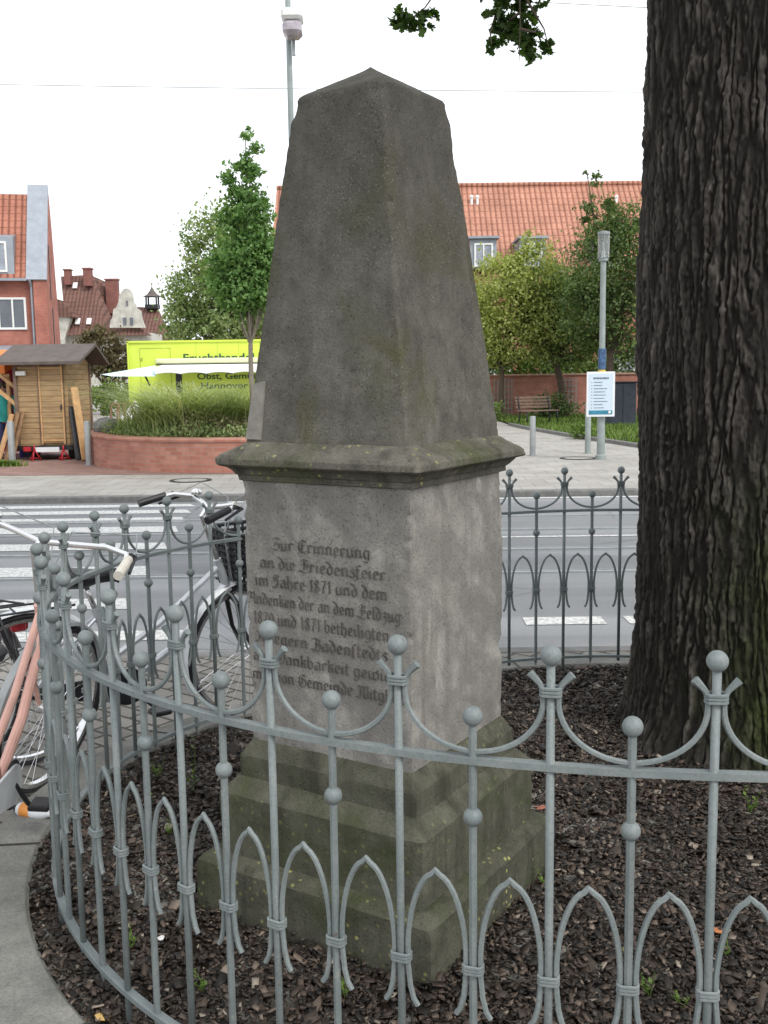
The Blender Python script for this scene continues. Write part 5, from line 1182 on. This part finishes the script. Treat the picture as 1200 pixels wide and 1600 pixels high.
for x in (-7.2, 0.2):
    mb = MB(); mb.lathe([(.3, -.1), (.33, -.06), (.33, .06), (.3, .1)], (x, 34.3, .33), 24, Matrix.Rotation(R(90), 3, 'X')); W(mb, 'wheel', 'rubber', tr)
def text_mesh(txt, size, loc, mat, parent, rot=(R(90), 0, 0), ext=.004, name='lettering', sx=1.0, bold=.0):
    cu = bpy.data.curves.new('txt', 'FONT'); cu.body = txt; cu.size = size; cu.extrude = ext; cu.offset = bold
    o = bpy.data.objects.new('txt', cu); COL.objects.link(o); dg = bpy.context.evaluated_depsgraph_get(); dg.update()
    me = bpy.data.meshes.new_from_object(o.evaluated_get(dg)); bpy.data.objects.remove(o)
    me.transform(Matrix.Translation(loc) @ Euler(rot).to_matrix().to_4x4() @ Matrix.Diagonal((sx, 1, 1, 1))); me.materials.clear()
    return rel(link_mesh(name, me, M[mat]), parent)
text_mesh('Fruchthandel Witte', .36, (-6.55, 34.04, 2.2), 'textgreen', tr, sx=1.25, bold=.004)
text_mesh('Obst, Gem\u00fcse', .28, (-6.1, 34.04, 1.62), 'textgreen', tr, sx=1.3, bold=.004)
text_mesh('Hannover', .30, (-6.0, 34.04, 1.3), 'textgreen', tr, sx=1.3, bold=.004)
mb = MB(); c0 = at(243, 566, 33.8); mb.box(((c0.x + 1.0) / 2, 33.86, c0.z + .03), (1.0 - c0.x, .26, .17), bev=.04); aw = W(mb, 'awning_case', 'cream', tr)
mb = MB(); mb.box(((c0.x + 1.0) / 2, 33.86, c0.z - .075), (1.0 - c0.x - .06, .2, .03)); W(mb, 'awning_rail', 'dark', tr)
vs = []; fs = []; nX = 60; x0 = at(242, 580, 32.6).x; x1 = 1.0
for i in range(nX + 1):
    x = x0 + (x1 - x0) * i / nX; zz = 2.02; vs += [(x, 33.8, 2.1), (x, 32.6, zz), (x, 32.58, 1.80 + .045 * abs(math.sin(i * PI / 6)))]
for i in range(nX): a = i * 3; b = a + 3; fs += [(a, a + 1, b + 1, b), (a + 1, a + 2, b + 2, b + 1)]
mb = MB(); mb.add(vs, fs); mb.add([(q[0], q[1] + .012, q[2] - .012) for q in vs], fs); W(mb, 'awning', 'canvas', tr)
a, b, c, d = at(158, 585, 31.2), at(243, 571, 33.7), at(243, 588, 32.6), at(175, 588, 31.2)
mb = MB(); mb.prism([a, b, c, d], (0, .03, .0)); W(mb, 'side_awning', 'canvas_b', tr)
mb = MB(); q = at(227, 588, 33); mb.tube([q, at(234, 602, 33.9)], .03, 6); W(mb, 'awning_strut', 'dark', tr)
W(MB().box((-6.7, 34.06, 1.2), (.2, .05, 1.3)), 'hatch_opening', 'dark', tr); W(MB().box((-3.9, 34.06, 1.2), (.3, .05, 1.3)), 'hatch_opening', 'dark', tr)

# ---- timber market hut on a trailer chassis
hx0, hx1, hy0, hy1, hz0, hz1 = -7.58, -6.50, 21.3, 22.95, .31, 2.0
ht = empty('timber_hut', (-7.04, 22, 0), 0, 'small timber clad market hut with a felt gable roof on a wheeled chassis', 'hut')
gx = hx1; ym = (hy0 + hy1) / 2 + .1
mb = MB(); mb.prism([(hx0, hy0, hz0), (hx0, hy0, hz1), (hx0, ym, hz1 + .3), (hx0, hy1, hz1), (hx0, hy1, hz0)], (hx1 - hx0, 0, 0)); W(mb, 'cladding', 'clad', ht)
mb = MB()
for (y0, z0, y1, z1) in ((hy0 - .35, hz1 - .03, ym, hz1 + .36), (hy1 + .25, hz1 - .03, ym, hz1 + .36)):
    mb.add([(hx0 - .3, y0, z0), (hx1 + .38, y0, z0), (hx1 + .38, y1, z1), (hx0 - .3, y1, z1), (hx0 - .3, y0, z0 + .06), (hx1 + .38, y0, z0 + .06), (hx1 + .38, y1, z1 + .06), (hx0 - .3, y1, z1 + .06)], [(3, 2, 1, 0), (4, 5, 6, 7), (0, 1, 5, 4), (1, 2, 6, 5), (2, 3, 7, 6), (3, 0, 4, 7)])
W(mb, 'roof', 'felt', ht)
for x in (hx0 + .02, hx0 + .52, hx1 - .1): W(MB().box((x, hy0 - .02, (hz0 + hz1) / 2 - .035), (.07, .05, hz1 - hz0 - .07)), 'wall_post', 'wood', ht)
W(MB().box((hx1 + .01, hy1 - .04, (hz0 + hz1) / 2), (.05, .07, hz1 - hz0)), 'wall_post', 'wood', ht); W(MB().box(((hx0 + hx1) / 2, hy0 - .02, hz1 - .03), (hx1 - hx0, .05, .07)), 'head_beam', 'wood', ht)
mb = MB(); mb.box((hx0 + .76, hy0 - .03, 1.15), (.46, .05, 1.58), bev=.006); dr = W(mb, 'door', 'clad', ht)
mb = MB()
for dx in (-.23, .23): mb.box((hx0 + .76 + dx, hy0 - .05, 1.15), (.03, .05, 1.62))
for z in (.42, 1.9): mb.box((hx0 + .76, hy0 - .05, z), (.46, .045, .04))
o = mb.build('door_frame', M['wood_pale']); o.parent = dr
mb = MB(); mb.box((hx0 + .96, hy0 - .08, 1.1), (.03, .03, .1)); o = mb.build('handle', M['dark']); o.parent = dr
mb = MB(); mb.box(((hx0 + hx1) / 2, (hy0 + hy1) / 2, .26), (hx1 - hx0 + .1, hy1 - hy0 + .1, .09)); W(mb, 'chassis', 'dark', ht)
for x in (hx0 + .2, hx1 - .05):
    mb = MB(); mb.lathe([(.19, -.07), (.23, -.05), (.23, .05), (.19, .07)], (x, hy0 + .4, .23), 20, Matrix.Rotation(R(90), 3, 'Y')); W(mb, 'wheel', 'rubber', ht)
mb = MB(); mb.box((hx0 + .2, hy0 - .06, .24), (.16, .05, .1), bev=.01); W(mb, 'rear_light', 'redp', ht)
mb = MB(); mb.box((hx0 + .62, hy0 - .08, .23), (.5, .02, .1)); W(mb, 'number_plate', 'poster', ht)
mb = MB(); mb.box((hx0 + .16, hy0 - .07, hz1 - .2), (.2, .08, .09), bev=.01); W(mb, 'lamp', 'canvas', ht)
for x, lab in ((-7.22, 'red tripod jack stand under the left of the timber hut'), (-6.62, 'red tripod jack stand under the right of the timber hut')):
    t = empty('jack_stand', (x, 21.2, 0), 0, lab, 'jack stand', 'jack stands under the hut'); mb = MB()
    for k in range(3): a = 2 * PI * k / 3 + .5; mb.tube([(0, 0, .24), (.13 * math.cos(a), .13 * math.sin(a), 0)], .014, 6)
    mb.tube([(-.09, -.06, .06), (.09, -.06, .06)], .01, 5); mb.build('legs', M['redp'], t); MB().tube([(0, 0, .18), (0, 0, .31)], .02, 8).build('post', M['redp'], t)
def plank(p0, p1, w_, th, mat, label, group='planks leaning on the hut'):
    a, b = Vector(p0), Vector(p1); d = (b - a); Lh = d.length; q = d.to_track_quat('Z', 'Y').to_matrix()
    o = MB().box((0, 0, Lh / 2), (w_, th, Lh), bev=.004).build('plank', M[mat]); o.location = a; o.rotation_mode = 'QUATERNION'; o.rotation_quaternion = d.to_track_quat('Z', 'Y'); tag(o, label, 'plank', group)
plank((-6.10, 20.95, .02), (-6.36, 21.3, 1.5), .15, .03, 'wood_pale', 'pale orange plank leaning on the right corner of the timber hut')
plank((-6.22, 21.05, .02), (-6.40, 21.35, 1.1), .22, .04, 'dark', 'dark board leaning behind the pale orange plank')
# ---- stall at the left edge with two people
sl_ = empty('market_stall', (-8.4, 22.6, 0), 0, 'market stall with red and purple tarpaulins under an orange canopy at the left edge', 'stall')
mb = MB(); mb.box((-8.3, 23.4, 1.15), (1.4, .05, 2.2)); W(mb, 'red_tarpaulin', 'stall_red', sl_)
mb = MB(); mb.box((-7.82, 22.7, .75), (.06, 1.2, 1.5)); W(mb, 'blue_tarpaulin', 'bluep', sl_)
mb = MB(); mb.box((-8.9, 22.9, 1.2), (.9, .05, 1.6)); W(mb, 'purple_tarpaulin', 'purple', sl_)
mb = MB(); mb.prism([(-9.6, 21.6, 2.02), (-9.6, 23.5, 2.35), (-9.6, 23.5, 2.30), (-9.6, 21.6, 1.80)], (1.72, 0, 0)); W(mb, 'canopy', 'stall_or', sl_)
mb = MB(); mb.box((-8.5, 21.65, 1.76), (1.4, .06, .06)); mb.box((-7.86, 21.7, .9), (.07, .07, 1.8)); mb.tube([at(-10, 578, 21.4), at(27, 608, 21.4)], .045, 4); mb.tube([at(-10, 604, 21.3), at(28, 634, 21.3)], .05, 4); W(mb, 'beams', 'wood_pale', sl_)
mb = MB(); mb.box((-8.12, 23.3, 1.55), (.16, .04, .5)); mb.box((-8.45, 23.3, 1.5), (.12, .04, .5)); W(mb, 'hanging_cards', 'canvas', sl_)
for i, (q, mt, lab) in enumerate((((-7.92, -7.72, .03, .97), 'wood_pale', 'pale plank, leftmost of the bundle leaning beside the timber hut'), ((-7.78, -7.60, .05, 1.0), 'wood_grey', 'grey brown plank in the middle of the bundle leaning beside the timber hut'), ((-7.66, -7.50, .08, 1.02), 'wood_grey', 'grey brown plank, rightmost of the bundle and nearest the hut'))):
    plank((q[0] + .02, 20.95 + q[2], .02), (q[1] + .06, 21.25, q[3]), .15, .035, mt, lab, 'planks in the bundle beside the hut')
def person(name_lab, joints, edges, cloth, loc, rz):
    t = empty('person', loc, rz, name_lab, 'person', 'people at the market stall')
    me = bpy.data.meshes.new('body'); me.from_pydata([j[:3] for j in joints], edges, []); o = bpy.data.objects.new('body', me); COL.objects.link(o); o.parent = t
    me.materials.append(M['skin']); sk = o.modifiers.new('skin', 'SKIN'); sv = me.skin_vertices[0].data
    for i, j in enumerate(joints): sv[i].radius = (j[3], j[3] * .85)
    sv[0].use_root = True; sb = o.modifiers.new('sub', 'SUBSURF'); sb.levels = 2; sb.render_levels = 2
    return t, o
J = [(0, 0, .95, .14), (0, .0, 1.15, .13), (0, -.03, 1.36, .15), (0, -.05, 1.5, .055), (0, -.08, 1.62, .085), (0, -.08, 1.70, .075),
     (.2, -.04, 1.40, .058), (.27, -.12, 1.15, .042), (.24, -.36, 1.02, .032), (.23, -.44, .99, .035), (-.2, -.04, 1.40, .058), (-.27, -.12, 1.15, .042), (-.22, -.36, 1.05, .032), (-.21, -.44, 1.02, .035),
     (.1, 0, .88, .1), (.11, -.02, .5, .065), (.11, .03, .08, .042), (.11, -.12, .04, .04), (-.1, 0, .88, .1), (-.11, -.02, .5, .065), (-.11, .03, .08, .042), (-.11, -.12, .04, .04)]
E_ = [(0, 1), (1, 2), (2, 3), (3, 4), (4, 5), (2, 6), (6, 7), (7, 8), (8, 9), (2, 10), (10, 11), (11, 12), (12, 13), (0, 14), (14, 15), (15, 16), (16, 17), (0, 18), (18, 19), (19, 20), (20, 21)]
def clothed(lab, cloth, loc, rz, sc=1):
    t, o = person(lab, J, E_, cloth, loc, rz)
    def sleeve(name, pts, rs, mat):
        return MB().tube(pts, rs, 14).build(name, M[mat], t)
    top = MB(); top.tube([(0, .0, .86), (0, 0, 1.0), (0, 0, 1.15), (0, -.03, 1.36), (0, -.04, 1.44), (0, -.05, 1.49)], [.165, .165, .16, .185, .15, .075], 16)
    for s_ in (1, -1): top.tube([(s_ * .12, -.03, 1.41), (s_ * .21, -.05, 1.39), (s_ * .275, -.12, 1.15), (s_ * .25, -.3, 1.06)], [.075, .075, .058, .045], 12)
    top.v = [(x, y * .82 - .01, z) for x, y, z in top.v]; top.build('jacket', M[cloth], t)
    tr_ = MB()
    for s_ in (1, -1): tr_.tube([(s_ * .085, 0, .95), (s_ * .1, 0, .8), (s_ * .11, -.02, .5), (s_ * .11, .03, .1)], [.105, .105, .078, .062], 12)
    tr_.build('trousers', M['jeans'], t)
    for s_ in (1, -1): MB().box((s_ * .11, -.05, .04), (.1, .27, .08), bev=.03).build('shoe', M['black'], t)
    MB().lathe([(1e-6, .115), (.06, .10), (.098, .05), (.10, -.01), (.085, -.05)][::-1], (0, -.065, 1.66), 14).build('hair', M['hair'], t)
    hd = MB(); hd.lathe([(1e-6, -.05), (.012, -.04), (.006, .0)], (0, -.165, 1.66), 8); hd.build('nose', M['skin'], t)
    t.scale = (sc, sc, sc)
clothed('person in a teal jacket bending over behind the leaning planks at the stall', 'teal', Vector((-8.02, 21.75, 0)), R(25), .93)
clothed('person in purple clothes at the left edge of the frame by the stall', 'purple', Vector((-8.42, 22.1, 0)), R(-20), .95)
# ---- things seen between the hut and the trailer
rk = empty('bicycle_rack', (at(187, 650, 27).x, 27, 0), 0, 'metal hoop stand between the timber hut and the lime trailer', 'hoop stand'); mb = MB()
for dx in (-.22, -.06, .12, .34): mb.tube([(dx, 0, 0), (dx, 0, .9), (dx + .05, 0, 1.02), (dx + .18, 0, 1.02), (dx + .22, 0, .9), (dx + .22, 0, 0)], .018, 6)
mb.build('hoops', mat_plain('reddish steel', (.35, .16, .12), .5, .2), rk); MB().tube([(-.25, .02, .45), (.9, .02, .45)], .014, 6).build('crossbar', M['steel'], rk)
sh_ = MB(); vs = []; fs = []; c = at(200, 655, 28)
for i in range(9):
    for k in range(16):
        a = 2 * PI * k / 16; f = i / 8; r_ = (.52 * (1 - f ** 1.7) + .03) * (1 + .12 * math.sin(a * 5 + i)); vs.append((c.x + .1 + math.cos(a) * r_, 28.4 + math.sin(a) * r_ * .8, f * 1.05))
fs = [(i * 16 + k, i * 16 + (k + 1) % 16, (i + 1) * 16 + (k + 1) % 16, (i + 1) * 16 + k) for i in range(8) for k in range(16)]
sh_.add(vs, fs, True); tag(sh_.build('covered_goods', M['canvas']), 'white tarpaulin draped over goods beside the lime trailer', 'covered goods')
bd = MB(); vs = []; c = at(163, 672, 20.4)
for i in range(7):
    for k in range(12): a = 2 * PI * k / 12; e = PI * i / 6; vs.append((c.x + .3 * math.sin(e) * math.cos(a) * (1 + .2 * math.sin(a * 3)), 20.6 + .25 * math.sin(e) * math.sin(a), .70 - .19 * math.cos(e) * (1 + .1 * math.cos(a * 2))))
bd.add(vs, [(i * 12 + k, i * 12 + (k + 1) % 12, (i + 1) * 12 + (k + 1) % 12, (i + 1) * 12 + k) for i in range(6) for k in range(12)], True)
tag(bd.build('boulder', M['kerbline']), 'rough grey boulder sitting at the left end of the brick planter', 'boulder')
for i, (px, py, lab) in enumerate(((152, 652, 'pale flat crate on the pavement right of the timber hut'), (165, 664, 'pale low table top behind the boulder'))):
    p = gnd(px, py); t = empty('crate', (p.x, min(p.y, 27), 0), R(8 * i), lab, 'crate'); MB().box((0, 0, .16), (.9, .5, .26), bev=.01).build('box', M['poster'], t); MB().box((0, 0, .30), (.94, .54, .03)).build('lid', M['wood_pale'], t)
